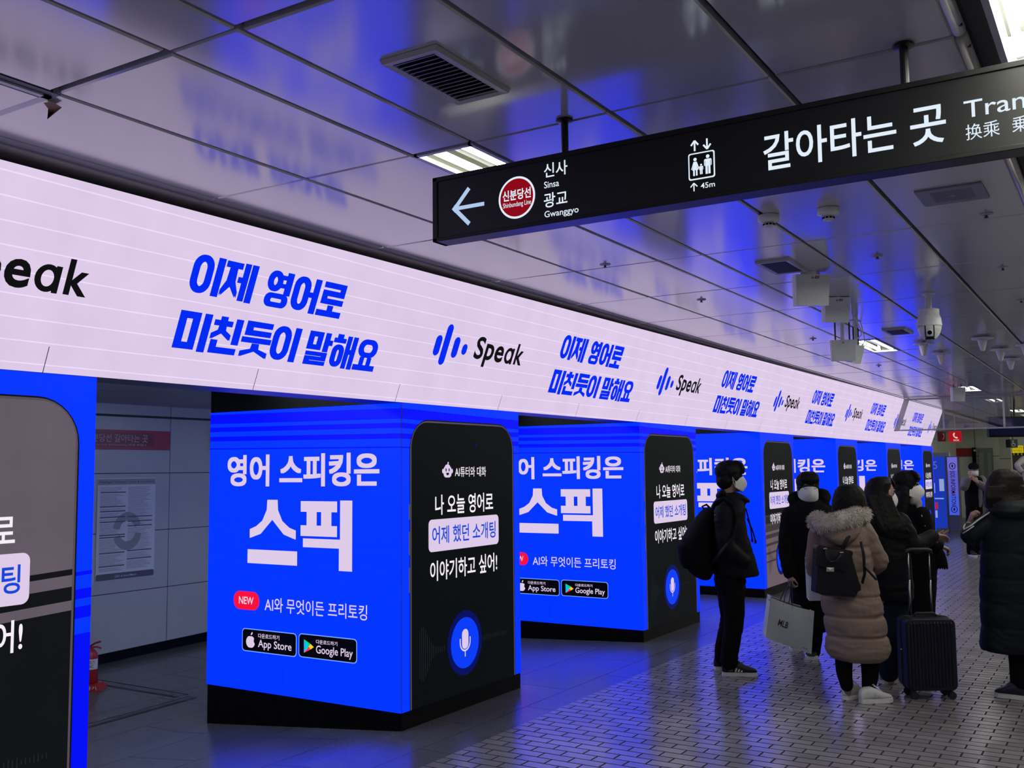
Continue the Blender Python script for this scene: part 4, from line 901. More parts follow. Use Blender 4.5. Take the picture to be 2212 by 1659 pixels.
c = at(2188, 958, 25.0); t = thing('accessible_sign', tuple(c), 'small dark sign with wheelchair symbol below the hanging monitor', 'sign'); m = MB(); m.obox(c, RH*.105, FH*.03, UP*.105, pmat('sign_green_black', (.012, .02, .018), .4)); m.obox(c-RH*.118, RH*.015, FH*.09, UP*.10, M_black); P = lambda u, v: c+RH*u+UP*v-FH*.032; W_ = emat('pictogram', lin((130, 140, 135)), .8, False)
m.shape(circ(-.012, .065, .013, .013, 12), P, W_); m.shape([(-.02, .05), (-.004, .05), (.0, .0), (.035, .0), (.05, -.05), (.04, -.055), (.025, -.012), (-.016, -.012)], P, W_)
a = [math.radians(110+250*i/14) for i in range(15)]; m.shape([(.0+.048*math.cos(x), -.03+.045*math.sin(x)) for x in a]+[(.0+.038*math.cos(x), -.03+.035*math.sin(x)) for x in a[::-1]], P, W_); m.build('face', t); m = MB(); m.tube([c+UP*.10, Vector((c.x, c.y, 2.93))], .012, M_dark, 8); m.build('hanger', t)
t = thing('roller_shutter', (33.0, 2.2, 0), 'dark closed roller shutter with yellow notice and striped edge, far right', 'shutter'); p, q = onx(2180, 983, 33.0), onx(2232, 1120, 33.0); m = MB()
for i in range(34): z = .0+.062*i; m.box((33.0, q.y-.6, z), (33.03, p.y, z+.055), pmat('shutter_slat', (.10, .10, .09), .45, .3))
m.box((33.03, q.y-.6, 0), (33.05, p.y, 2.15), M_gap); m.build('slats', t)
m = MB(); a, b = onx(2178, 963, 32.9), onx(2211, 978, 32.9); m.box((32.9, b.y, b.z), (32.93, a.y, a.z), E_yl)
P = lambda u, v: Vector((32.895, a.y+(b.y-a.y)*u, b.z+(a.z-b.z)*v)); m.text('운행시간 안내', (.06, .94, .56, .90), P, M_dark, .01); m.text('이용해 주시기 바랍니다', (.06, .94, .12, .45), P, M_dark, .01); m.build('notice', t)
m = MB(); a, b = onx(2180, 979, 32.95), onx(2222, 983, 32.95)
for i in range(10): y0 = a.y+(b.y-a.y)*i/10; y1 = a.y+(b.y-a.y)*(i+1)/10; m.box((32.95, y1, b.z), (32.97, y0, a.z), M_black if i % 2 else M_ylw)
m.build('striped_edge', t)
#P5
# ------------------------------------------------------------------ people: shared builders
def shrink(m, name, parent, voxel=.009, smooth=3, amp=0.0, freq=8.0, fine=0.0, mat=None, fold=0.0):
    """one continuous surface grown from the gathered volumes"""
    o = m.build(name, parent)
    md = o.modifiers.new('r', 'REMESH'); md.mode = 'VOXEL'; md.voxel_size = voxel
    ms = o.modifiers.new('s', 'SMOOTH'); ms.factor = .5; ms.iterations = smooth
    dg = bpy.context.evaluated_depsgraph_get(); me = bpy.data.meshes.new_from_object(o.evaluated_get(dg))
    o.modifiers.clear(); old = o.data; o.data = me; bpy.data.meshes.remove(old); me.name = name
    me.materials.clear(); me.materials.append(mat or m.mats[0])
    if amp or fine or fold:
        ns = [v.normal.copy() for v in me.vertices]
        for v, nn in zip(me.vertices, ns):
            d = 0
            if amp: d += amp*noise.noise(v.co*freq)
            if fine: d += fine*noise.noise(v.co*freq*5)
            if fold: d += fold*noise.noise(Vector((v.co.x*6, v.co.y*6, v.co.z*22+3*noise.noise(v.co*5))))
            v.co += nn*d
    for p in me.polygons: p.use_smooth = True
    return o
def skinmat(n, c): return pmat(n, c, 0.5, spec=0.35, var=.08, vscale=25)
M_skin = skinmat('skin', (0.36, 0.22, 0.17))
M_hair = pmat('black_hair', (0.005, 0.0045, 0.005), 0.55, spec=.16, bump=.4, bscale=120); M_hairb = pmat('dark_brown_hair', (0.010, 0.007, 0.007), 0.55, spec=.18, bump=.4, bscale=120)
M_mask = pmat('white_mask', (0.66, 0.67, 0.68), 0.7); M_eye = pmat('eye', (0.01, 0.008, 0.008), 0.15); M_lens = pmat('spectacle_rim', (0.03, 0.03, 0.035), 0.3)
class Fig:
    def __init__(s, name, D, label, foot, group='people standing in the hall'):
        s.D = D; s.k = D/FPX; g = Vector(foot); s.t = thing(name, (g.x, g.y, g.z), label, 'person', group); s.body = MB(); s.z0 = g.z
    def P(s, x, y, dd=0.0): return at(x, y, s.D+dd)
    def rg(s, rows, n=22):
        out = []
        for r in rows:
            y, a, b, dep = r[:4]; dd = r[4] if len(r) > 4 else 0.0
            out.append((s.P((a+b)/2, y, dd), RH*((b-a)/2*s.k), FH*dep))
        return out
    def limb(s, m, pts, rad, mat, n=12):
        v = [s.P(*p) if not isinstance(p, Vector) else p for p in pts]; q = []; rr = []
        for i in range(len(v)-1):
            for j in range(4): f = j/4; q.append(v[i].lerp(v[i+1], f)); rr.append(rad[i]+(rad[i+1]-rad[i])*f)
        q.append(v[-1]); rr.append(rad[-1])
        q2 = [q[0]]+[(q[i-1]+q[i]*2+q[i+1])/4 for i in range(1, len(q)-1)]+[q[-1]]
        m.tube(q2, rr, mat, n); m.ell(v[0], [rad[0]]*3, mat, n=10, m=7); m.ell(v[-1], [rad[-1]]*3, mat, n=10, m=7)
def frame_of(ang, pitch=0.0):
    F = RH*math.cos(math.radians(ang))+FH*math.sin(math.radians(ang)); L = UP.cross(F)
    if pitch: F2 = (F*math.cos(pitch)-UP*math.sin(pitch)); U = F2.cross(L); return F2, L, U
    return F, L, UP.copy()
def head(fig, c, ang, neck, s=1.0, pitch=0.0):
    F, L, U = frame_of(ang, pitch); m = fig.body; A = (F, L, U); q = lambda f, l, u: c+F*f*s+L*l*s+U*u*s
    E_ = lambda f, l, u, r: m.ell(q(f, l, u), [x*s for x in r], M_skin, A, 18, 12)
    E_(-.005, 0, .02, (.092, .073, .088)); E_(.022, 0, -.045, (.066, .060, .078)); E_(.050, 0, -.098, (.030, .032, .026)); E_(.030, 0, -.075, (.052, .055, .045))
    m.tube([q(.080, 0, .012), q(.092, 0, -.010), q(.104, 0, -.036), q(.090, 0, -.046)], [.008*s, .010*s, .014*s, .010*s], M_skin, 8)
    for d in (-1, 1):
        E_(-.002, d*.076, -.012, (.018, .008, .031)); E_(.070, d*.042, -.030, (.016, .02, .018)); E_(.078, d*.030, .018, (.012, .022, .007)); E_(.097, d*.012, -.042, (.008, .008, .007))
    E_(.086, 0, -.068, (.010, .022, .006)); E_(.084, 0, -.078, (.010, .019, .006))
    m.tube([q(-.015, 0, -.05), q(-.02, 0, -.10), Vector(neck)], [.052*s, .050*s, .062*s], M_skin, 14)
    return q, (F, L, U)
def eyes(fig, q, A, s=1.0):
    for d in (-1, 1): m = MB(); m.ell(q(.078, d*.031, .003), (.012*s, .013*s, .009*s), M_eye, A, 10, 7); m.build('eye', fig.t, smooth=True)
def mask(fig, q, A, s=1.0, bulge=1.0):
    m = MB(); n, k = 18, 10; vs = []
    for e in (0, .0025):
        for i in range(k+1):
            t_ = i/k
            for j in range(n+1):
                a = (j/n*2-1); th = a*math.radians(84); sh = 1-abs(a)**2.2
                zt_ = .002*sh-.040*(1-sh); zb = -.128*sh-.085*(1-sh); z = zt_+(zb-zt_)*t_
                rf = .094+bulge*(.036*math.sin(math.pi*min(1, t_*1.02))*(.35+.65*sh)); rf += .010*math.exp(-(a/.18)**2)*(1-t_)
                vs.append(q((rf+e)*math.cos(th)-.004, (.082+e)*math.sin(th), z))
    W = n+1; H = k+1
    fs = [(b*W*H+i*W+j, b*W*H+i*W+j+1, b*W*H+(i+1)*W+j+1, b*W*H+(i+1)*W+j) for b in (0, 1) for i in range(k) for j in range(n)]
    rim = [j for j in range(n)]
    fs += [(j, j+1, W*H+j+1, W*H+j) for j in range(n)]+[(k*W+j, k*W+j+1, W*H+k*W+j+1, W*H+k*W+j) for j in range(n)]
    m.add(vs, fs, M_mask)
    for d in (-1, 1):
        for z0, z1 in ((-.040, -.004), (-.085, -.028)): m.tube([q(.008, d*.083, z0), q(-.006, d*.088, (z0+z1)/2), q(-.016, d*.084, z1)], .0018*s, M_mask, 6)
    m.build('mask', fig.t, smooth=True)
def hair_cap(m, q, A, s, mat, back=-.055, fringe=True, side=.0, rnd=None, low=.022):
    r = rnd or random.Random(4)
    e = lambda f, l, u, rr: m.ell(q(f, l, u), [x*s for x in rr], mat, A, 18, 12)
    e(-.016, 0, .040, (.104, .086, .084)); e(-.050, 0, back*.5, (.062, .078, .075))
    if fringe:
        for i in range(11):
            l = -.066+.0132*i; f = .085-.35*l*l/.066*.5
            m.tube([q(.030, l*.6, .118), q(f-.004, l*.92, .090), q(f+.012, l, .055), q(f+.010, l*1.03, low-.01*r.random())], [.014*s, .018*s, .014*s, .006*s], mat, 7)
    for d in (-1, 1): e(.012, d*.074, .015, (.034, .014, .050+side))
    for i in range(46):                                # tufts that break the outline
        a = r.uniform(0, 6.283); h = r.uniform(.15, 1.3); f, l, u = -.016+.104*math.cos(a)*math.cos(h), .086*math.sin(a)*math.cos(h), .040+.084*math.sin(h)
        m.tube([q(f*.94, l*.94, u*.96), q(f*1.0+.003, l*1.0, u*1.0), q(f*1.02+.008*math.cos(a), l*1.03+.006*math.sin(a), u-.022)], [.013*s, .011*s, .003*s], mat, 5)
def hand(m, w_, d, nrm, s=1.0, curl=.5, flip=1, mat=None):
    """palm from the wrist along d, palm side facing nrm; four bent fingers and a thumb on one side"""
    mat = mat or M_skin; d = Vector(d).normalized(); nrm = Vector(nrm); nrm = (nrm-d*nrm.dot(d)).normalized(); sd = d.cross(nrm)*flip
    w_ = Vector(w_); m.rings([(w_+d*x*s, sd*a*s, nrm*b*s) for x, a, b in ((-.02, .024, .018), (.015, .030, .019), (.05, .039, .017), (.088, .040, .013))], mat, 12)
    for i, (o_, ln) in enumerate(((.030, .072), (.010, .080), (-.011, .074), (-.031, .058))):
        p = w_+d*(.084-.004*abs(i-1.3))*s+sd*o_*s; dd = d+sd*(o_*1.6); pts = [p]; a = 0
        for j, f in enumerate((.46, .31, .23)):
            a += curl*(.8+.12*i) if j else curl*.6; v = (dd*math.cos(a)+nrm*math.sin(a)).normalized(); pts.append(pts[-1]+v*ln*f*s)
        m.tube(pts, [.0095*s, .0088*s, .008*s, .0066*s], mat, 8); m.ell(pts[-1], [.0066*s]*3, mat, n=8, m=5)
    p = w_+d*.022*s+sd*.030*s; v1 = (d*.75+sd*.62+nrm*.25).normalized(); v2 = (d*.9+sd*.12+nrm*(.3+.3*curl)).normalized()
    m.tube([p-sd*.012*s, p+v1*.034*s, p+v1*.034*s+v2*.030*s, p+v1*.034*s+v2*.052*s], [.014*s, .0115*s, .0095*s, .0075*s], mat, 8)
def shoe(fig, heel, toe, mu, ms, wd=.092, ht=.10, stripe=None, name='shoe'):
    h, t_ = Vector(heel), Vector(toe); d = t_-h; ln = d.length; d.normalize(); sd = UP.cross(d)
    m = MB()
    m.rings([(h+d*(x*ln)+UP*(.026+hh/2), sd*(wd/2*a), UP*(hh/2)) for x, a, hh in ((.0, .45, ht*.55), (.04, .66, ht*.78), (.16, .80, ht*.98), (.34, .84, ht), (.48, .88, ht*.82), (.66, .98, ht*.56), (.82, .96, ht*.42), (.94, .74, ht*.30), (.995, .35, ht*.16))], mu, 16, .8)
    o = m.build(name, fig.t, smooth=True)
    m = MB(); out = [(0, .40), (.03, .62), (.15, .80), (.34, .82), (.5, .84), (.68, 1.0), (.84, .98), (.95, .74), (1.01, .36)]
    L_ = [h+d*(x*ln)+sd*(wd/2*a*1.06) for x, a in out]+[h+d*(x*ln)-sd*(wd/2*a*1.06) for x, a in out[::-1]]; k = len(L_)
    m.add([p+UP*.001 for p in L_]+[p+UP*.030 for p in L_], [tuple(range(k))[::-1], tuple(range(k, 2*k))]+[(i, (i+1) % k, k+(i+1) % k, k+i) for i in range(k)], ms); m.build('sole', o)
    if stripe:
        m = MB()
        for i in range(3):
            x = .40+.085*i
            for e in (-1, 1):
                vs = [h+d*((x+dx)*ln)+sd*(e*wd/2*(a+.035))+UP*z for dx, z, a in ((-.06, .036, .90), (-.01, .036, .92), (.05, .080-.004*i, .76-.02*i), (.0, .080-.004*i, .74-.02*i))]
                m.poly(vs, stripe)
        m.build('stripes', o)
    for i in range(4):
        pass
    return o
def laces(fig, o, heel, toe, mat, ht=.10, wd=.09):
    h, t_ = Vector(heel), Vector(toe); d = t_-h; ln = d.length; d.normalize(); sd = UP.cross(d); m = MB()
    for i in range(5):
        x = .44+.055*i; z = .026+ht*(.93-.105*i); m.tube([h+d*x*ln-sd*wd*.22+UP*(z-.006), h+d*x*ln+UP*(z+.003), h+d*x*ln+sd*wd*.22+UP*(z-.006)], .0035, mat, 6)
    m.build('laces', o)
def trunk(fig, neck, sh, hip, legs, arms):
    """hidden bulk of the body so that it stays one figure: neck to feet, shoulders to wrists"""
    m = fig.body; n, (s0, s1), (h0, h1) = Vector(neck), sh, hip; ax = (s1-s0)/2; c = (s0+s1)/2; hc = (h0+h1)/2; ha = ax.normalized()*.15; nb = ax.cross(UP).normalized()
    m.rings([(n, ax.normalized()*.055, nb*.055), (c+UP*.02, ax*.75, nb*.075), (c-UP*.10, ax*.88, nb*.10), (c.lerp(hc, .6), ha*.78, nb*.08), (hc, ha*.85, nb*.085), (hc-UP*.06, ha*.7, nb*.07)], M_skin, 16)
    for l in legs: fig.limb(m, l, [.066, .048, .034, .024][:len(l)], M_skin)
    for a in arms: fig.limb(m, a, [.048, .040, .030][:len(a)], M_skin)
def finish(fig, vox=.0065): return shrink(fig.body, 'body', fig.t, vox, 2, mat=M_skin)
#P6
# ------------------------------------------------------------------ clothes
M_navy = pmat('black_nylon', (0.007, 0.007, 0.010), 0.65, spec=.12, bump=.15, bscale=30); M_blk = pmat('black_cloth', (0.005, 0.005, 0.007), 0.85, spec=.08, bump=.15, bscale=60)
M_jean = pmat('dark_jeans', (0.010, 0.014, 0.027), 0.85, spec=.1, bump=.2, bscale=90); M_beige = pmat('beige_padding', (0.20, 0.145, 0.122), 0.6, spec=.22, bump=.1, bscale=25, var=.05)
M_puff = pmat('navy_padding', (0.008, 0.011, 0.016), 0.6, spec=.15, bump=.12, bscale=25); M_fur = pmat('pale_fur', (0.52, 0.47, 0.43), 0.9, spec=.1, var=.25, vscale=30)
M_leath = pmat('black_leather', (0.007, 0.007, 0.011), 0.5, spec=.25, bump=.1, bscale=80); M_sneak = pmat('white_sneaker', (0.66, 0.66, 0.66), 0.5); M_sgrey = pmat('sneaker_grey', (0.34, 0.34, 0.38), .6)
M_ssole = pmat('pale_sole', (0.62, 0.62, 0.64), .7); M_paper = pmat('white_paper_bag', (0.62, 0.68, 0.72), 0.6, var=.04, vscale=14); M_kraft = pmat('kraft_inside', (0.14, 0.095, 0.06), .8); M_clasp = pmat('polished_clasp', (.8, .76, .74), .18, 1.0)
M_scarf = pmat('grey_scarf', (0.24, 0.22, 0.21), .9, bump=.3, bscale=60); M_cord = pmat('white_piping', (0.6, 0.6, 0.6), .6); M_grey = pmat('grey_padding', (0.13, 0.12, 0.14), .6)
# --- man seen from the side, black jacket
f = Fig('person', 7.92, 'man in profile in black jacket and white mask, wearing a big black backpack', onz(1585, 1455, 0)); P = f.P
q, A = head(f, P(1578, 1029), 8, P(1568, 1082)); eyes(f, q, A); mask(f, q, A)
trunk(f, P(1568, 1085), (P(1568, 1104, -.2), P(1568, 1104, .2)), (P(1574, 1245, -.1), P(1574, 1245, .1)),
      [[P(1574, 1262, -.055), P(1585, 1340, -.085), P(1575, 1425, -.06), P(1578, 1444, -.05)], [P(1572, 1262, .06), P(1580, 1338, .10), P(1562, 1416, .13), P(1565, 1436, .13)]],
      [[P(1566, 1112, -.19), P(1563, 1185, -.22), P(1598, 1208, -.20)], [P(1566, 1112, .19), P(1563, 1185, .22), P(1598, 1208, .2)]]); finish(f)
m = MB(); hair_cap(m, q, A, 1.08, M_hair, side=.008); shrink(m, 'hair', f.t, .007, 1, .004, 30, .002)
m = MB(); m.rings(f.rg([(1064, 1556, 1592, .075), (1072, 1550, 1600, .10), (1086, 1541, 1610, .15), (1102, 1534, 1609, .21), (1125, 1531, 1607, .23), (1155, 1533, 1613, .23), (1185, 1536, 1623, .225), (1215, 1539, 1632, .22), (1238, 1541, 1639, .215), (1243, 1545, 1636, .20)]), M_navy, 26)
f.limb(m, [(1564, 1108, -.20), (1566, 1182, -.25), (1608, 1212, -.20)], [.080, .068, .055], M_navy); f.limb(m, [(1564, 1108, .20), (1566, 1182, .25), (1608, 1212, .20)], [.080, .068, .055], M_navy)
f.limb(m, [(1588, 1070, -.07), (1604, 1076, -.075), (1617, 1083, -.05)], [.03, .028, .016], M_navy); f.limb(m, [(1588, 1070, .06), (1604, 1076, .06), (1616, 1082, .05)], [.03, .028, .018], M_navy)
f.limb(m, [(1561, 1064, -.08), (1555, 1072, 0), (1561, 1064, .08)], [.03, .035, .03], M_navy)
shrink(m, 'jacket', f.t, .009, 3, .004, 9, .0015, fold=.005)
m = MB()
for a, b in (((1611, 1098), (1625, 1165)), ((1614, 1120), (1632, 1168))): m.tube([P(a[0], a[1], -.05), P((a[0]+b[0])/2+2, (a[1]+b[1])/2, -.05), P(b[0], b[1], -.05)], .006, M_navy, 6); m.ell(P(b[0], b[1]+2, -.05), (.010, .010, .018), M_navy)
m.build('drawstring', f.t, smooth=True)
m = MB(); m.rings(f.rg([(1230, 1544, 1606, .16), (1252, 1543, 1610, .16), (1275, 1546, 1611, .155)]), M_blk)
f.limb(m, [(1582, 1262, -.08), (1587, 1335, -.085), (1577, 1400, -.065), (1575, 1428, -.055)], [.100, .080, .070, .072], M_blk); f.limb(m, [(1572, 1262, .08), (1578, 1335, .095), (1563, 1395, .12), (1562, 1420, .125)], [.095, .078, .070, .072], M_blk)
shrink(m, 'trousers', f.t, .009, 3, .003, 10, 0, fold=.006)
M_sbk = pmat('black_shoe', (.010, .010, .012), .55)
h, t_ = onz(1560, 1459, 0), onz(1636, 1460, 0); o = shoe(f, h, t_, M_sbk, M_ssole, stripe=M_cord); laces(f, o, h, t_, M_sbk)
h, t_ = onz(1543, 1447, 0), onz(1607, 1446, 0); o = shoe(f, h, t_, M_sbk, M_ssole); laces(f, o, h, t_, M_sbk)
t = thing('backpack', tuple(P(1510, 1180)), 'bulging black backpack on the back of the man in profile', 'bag', 'bags people carry')
m = MB(); m.rings(f.rg([(1097, 1524, 1543, .05), (1104, 1514, 1546, .10), (1118, 1502, 1546, .14), (1138, 1488, 1546, .155), (1162, 1474, 1544, .165), (1190, 1471, 1543, .17), (1214, 1476, 1542, .165), (1236, 1489, 1540, .15), (1248, 1505, 1535, .11), (1252, 1514, 1530, .06)]), M_blk, 24)
shrink(m, 'pack', t, .010, 3, .004, 8, .001)
m = MB(); m.rings(f.rg([(1172, 1466, 1500, .09), (1180, 1463, 1500, .11), (1210, 1466, 1500, .11), (1228, 1476, 1505, .09)]), M_blk); shrink(m, 'front_pocket', t, .009, 3, .002, 8)
m = MB(); m.tube([P(1540, 1108, -.10), P(1548, 1086, -.17), P(1563, 1077, -.21), P(1582, 1092, -.245), P(1590, 1120, -.255), P(1583, 1160, -.32), P(1560, 1190, -.33), P(1540, 1215, -.22)], .024, M_navy, 8, flat=(FH, .35)); m.build('shoulder_strap', t, smooth=True)
m = MB(); m.tube([P(1522, 1102), P(1517, 1094), P(1526, 1090), P(1533, 1097)], .009, M_navy, 8); m.build('grab_loop', t, smooth=True)
m = MB(); m.obox(P(1547, 1113, -.225), RH*.014+UP*-.003, UP*.003, FH*.002, M_cord); m.build('brand_tab', t)
# --- man facing the camera
f = Fig('person', 8.49, 'man in glasses and white mask facing the camera, in a long black coat', onz(1752, 1424, 0)); P = f.P
q, A = head(f, P(1745, 1051), -94, P(1748, 1098)); eyes(f, q, A); mask(f, q, A, bulge=.9)
trunk(f, P(1748, 1098), (P(1705, 1112), P(1790, 1110)), (P(1730, 1255), P(1768, 1255)),
      [[P(1735, 1260, .05), P(1730, 1335, .25), P(1723, 1392, .52), P(1723, 1398, .50)], [P(1765, 1260), P(1762, 1335, .02), P(1757, 1400, .09), P(1756, 1410, .11)]],
      [[P(1702, 1116), P(1695, 1182, -.02), P(1705, 1240, -.08)], [P(1792, 1116), P(1800, 1182, -.02), P(1792, 1240, -.08)]])
hand(f.body, P(1706, 1242, -.08), (P(1708, 1262, -.10)-P(1706, 1242, -.08)), RH*.6+FH*.2, .95, 1.15, 1); hand(f.body, P(1792, 1242, -.08), -UP, -RH, .95, .5, -1); finish(f)
m = MB(); hair_cap(m, q, A, 1.1, M_hair, side=.008, low=.040); shrink(m, 'hair', f.t, .007, 1, .004, 30, .002)
m = MB()
for d in (-1, 1): m.tube([q(.100, d*.033+.026*math.cos(a)*1.0, .000+.018*math.sin(a)) for a in [2*math.pi*i/20 for i in range(21)]], .0022, M_lens, 6, caps=False); m.tube([q(.098, d*.060, .004), q(.05, d*.080, .004), q(-.01, d*.083, .002)], .002, M_lens, 6)
m.tube([q(.102, -.008, .003), q(.104, .008, .003)], .0022, M_lens, 6); m.build('glasses', f.t, smooth=True)
m = MB(); m.rings(f.rg([(1080, 1724, 1770, .085), (1090, 1710, 1784, .12), (1104, 1699, 1796, .15), (1125, 1698, 1800, .17), (1165, 1702, 1802, .17), (1210, 1705, 1802, .17), (1260, 1708, 1798, .18), (1310, 1710, 1793, .19), (1352, 1713, 1788, .19), (1360, 1716, 1784, .18)]), M_blk, 26)
f.limb(m, [(1707, 1112), (1696, 1180, -.02), (1705, 1236, -.07)], [.075, .066, .058], M_blk); f.limb(m, [(1790, 1110), (1801, 1180, -.02), (1793, 1236, -.07)], [.075, .066, .058], M_blk)
f.limb(m, [(1716, 1085, .02), (1712, 1074, .10), (1750, 1066, .17), (1782, 1070, .10), (1779, 1084, .0)], [.045, .05, .055, .06, .05], M_blk); shrink(m, 'coat', f.t, .010, 3, .004, 9, .001, fold=.005)
m = MB(); f.limb(m, [(1762, 1300, .0), (1762, 1350, .02), (1757, 1408, .09)], [.085, .07, .062], M_blk); f.limb(m, [(1733, 1300, .05), (1728, 1340, .3), (1723, 1392, .50)], [.085, .07, .062], M_blk); m.rings(f.rg([(1250, 1718, 1780, .13), (1310, 1718, 1782, .13)]), M_blk); shrink(m, 'trousers', f.t, .010, 3, .002, 9, fold=.004)
h, t_ = onz(1757, 1414, 0), onz(1748, 1437, 0); d_ = (t_-h).normalized(); o = shoe(f, h, h+d_*.27, M_sbk, M_ssole, .10); laces(f, o, h, h+d_*.27, M_sbk)
h = onz(1722, 1396, 0); o = shoe(f, h, h+d_*.27, M_sbk, M_ssole, .10)
# paper bag he holds
def paper_bag(name, TL, TR, BR, BL, D, depth, label, text=None, handles=None, fig=None):
    a, b, c_, d = at(*TL, D), at(*TR, D-.02), at(*BR, D-.02), at(*BL, D); nrm = (b-a).cross(d-a).normalized()
    if nrm.dot(CF) > 0: nrm = -nrm
    t = thing(name, tuple((c_+d)/2), label, 'bag', 'bags people carry'); bk = -nrm*depth
    def pt(u, v, w_):
        p = a.lerp(b, u).lerp(d.lerp(c_, u), v); k = math.sin(math.pi*u)
        return p+bk*w_+nrm*(.012*math.sin(math.pi*v)*k*(1 if w_ < .5 else -1))+UP*(-.012*k*(1-v))
    n = 10; m = MB()
    def sheet(fn, mat, nu=n, nv=n):
        m.add([fn(i/nu, j/nv) for j in range(nv+1) for i in range(nu+1)], [(j*(nu+1)+i, j*(nu+1)+i+1, (j+1)*(nu+1)+i+1, (j+1)*(nu+1)+i) for j in range(nv) for i in range(nu)], mat)
    sheet(lambda u, v: pt(u, v, 0), M_paper); sheet(lambda u, v: pt(u, v, 1), M_paper); sheet(lambda u, v: pt(0, v, u)+RH*(.018*math.sin(math.pi*u)), M_paper); sheet(lambda u, v: pt(1, v, u)-RH*(.018*math.sin(math.pi*u)), M_paper); sheet(lambda u, v: pt(u, 1, v), M_paper)
    sheet(lambda u, v: pt(u, .03+v*.05, .06), M_kraft, n, 1); sheet(lambda u, v: pt(u, .02+v*.10, .94), M_kraft, n, 1); sheet(lambda u, v: pt(u, .10, v), M_kraft)
    m.build('bag', t, smooth=True, fix=False)
    if text:
        m = MB(); m.text(text, (.22, .44, .36, .52), lambda u, v: pt(u, 1-v-.05, 0)+nrm*.002+Vector((0, 0, 0)), M_lg, .02, .25); m.text(text, (.78, .90, .06, .095), lambda u, v: pt(u, 1-v, 0)+nrm*.002, M_lg, 0, .2); m.build('print', t)
    if handles is not None:
        for w_ in (0, 1):
            m = MB(); p0, p1 = pt(.30, .05, w_), pt(.50, .05, w_); m.tube([p0, p0.lerp(handles, .5)-RH*.01, handles-RH*.006, handles+RH*.006, p1.lerp(handles, .5)+RH*.01, p1], .0035, pmat('navy_cord', (.012, .014, .05), .7), 6); m.build('handle', t, smooth=True)
    return t
paper_bag('paper_bag', (1664, 1290), (1759, 1320), (1753, 1413), (1654, 1378), 8.25, .13, 'large white paper bag with dark letters held low by the man in glasses', 'MLB', f.P(1707, 1256, -.12))
# --- woman in the beige padded coat
f = Fig('person', 7.01, 'woman seen from behind in a long beige padded coat with fur hood and white sneakers', onz(1862, 1512, 0)); P = f.P
q, A = head(f, P(1834, 1087), 105, P(1822, 1130)); 
trunk(f, P(1822, 1135), (P(1775, 1150), P(1865, 1148)), (P(1818, 1305), P(1875, 1305)),
      [[P(1823, 1320), P(1822, 1410), P(1828, 1480), P(1832, 1496, .02)], [P(1877, 1320), P(1880, 1415), P(1877, 1495), P(1880, 1507)]],
      [[P(1768, 1158), P(1758, 1205, .02), P(1757, 1240, .08)], [P(1868, 1155), P(1896, 1212, .02), P(1882, 1226, .2)]])
hand(f.body, P(1758, 1238, .08), -UP+RH*.1, RH, .9, 1.0, 1); finish(f)
m = MB(); m.rings(f.rg([(1046, 1824, 1846, .03, .01), (1050, 1812, 1856, .065), (1060, 1803, 1864, .09), (1076, 1799, 1869, .105), (1095, 1797, 1872, .11), (1115, 1798, 1873, .11), (1132, 1803, 1868, .09)]), M_hair, 24); shrink(m, 'hair', f.t, .007, 2, .003, 40, .0015)
def quilt(rows, seams, dip):
    """thin the rings near every quilting seam so that the padding bulges between them"""
    out = []; ys = sorted(set([r[0] for r in rows]+[s_+o_ for s_ in seams for o_ in (-5, -2, 0, 2, 5)]+[(a+b)/2 for a, b in zip(seams, seams[1:])]))
    ys = [y for y in ys if rows[0][0] <= y <= rows[-1][0]]
    for y in ys:
        for r0, r1 in zip(rows, rows[1:]):
            if r0[0] <= y <= r1[0]: break
        k = (y-r0[0])/(r1[0]-r0[0]); v = [a+(b-a)*k for a, b in zip(r0, r1)]; d = min(abs(y-s_) for s_ in seams); s_ = dip*math.exp(-(d/4.0)**2)-.25*dip*(1-math.exp(-(d/12.0)**2))
        c_ = (v[1]+v[2])/2; hw = (v[2]-v[1])/2*(1-s_); out.append((y, c_-hw, c_+hw, v[3]*(1-s_)))
    return out
m = MB(); rows = [(1128, 1782, 1858, .09), (1140, 1768, 1868, .13), (1158, 1761, 1874, .155), (1185, 1759, 1878, .165), (1215, 1760, 1882, .17), (1250, 1766, 1890, .18), (1285, 1774, 1900, .19), (1328, 1780, 1909, .20), (1371, 1784, 1915, .205), (1400, 1786, 1920, .205), (1414, 1791, 1917, .20), (1424, 1806, 1902, .17)]
m.rings(f.rg(quilt(rows, [1180, 1232, 1285, 1328, 1371], .075)), M_beige, 30)
f.limb(m, [(1862, 1148, 0), (1880, 1180, .0), (1899, 1212, .02), (1886, 1228, .16)], [.078, .075, .070, .055], M_beige); f.limb(m, [(1770, 1150, .0), (1762, 1180, .01), (1758, 1205, .03), (1757, 1232, .08)], [.072, .066, .06, .05], M_beige)
shrink(m, 'coat', f.t, .008, 2, .006, 7, .0015, fold=.007)
m = MB(); m.rings(f.rg([(1118, 1766, 1858, .10, -.10), (1135, 1762, 1862, .12, -.11), (1150, 1770, 1858, .11, -.13), (1164, 1784, 1846, .085, -.16), (1177, 1802, 1826, .05, -.18), (1181, 1810, 1818, .02, -.18)]), M_beige, 24); shrink(m, 'hood', f.t, .008, 2, .004, 9, .001, fold=.004)
path = [(1768, 1118, .02), (1763, 1125, -.06), (1776, 1131, -.15), (1800, 1128, -.20), (1826, 1121, -.20), (1850, 1113, -.14), (1864, 1110, -.05), (1858, 1104, .05)]
pw = [P(*p) for p in path]; m = MB(); rads = [.052, .060, .064, .066, .066, .062, .056, .045]
fine = []
for i in range(len(pw)-1):
    for j in range(6): fine.append((pw[i].lerp(pw[i+1], j/6), rads[i]+(rads[i+1]-rads[i])*j/6))
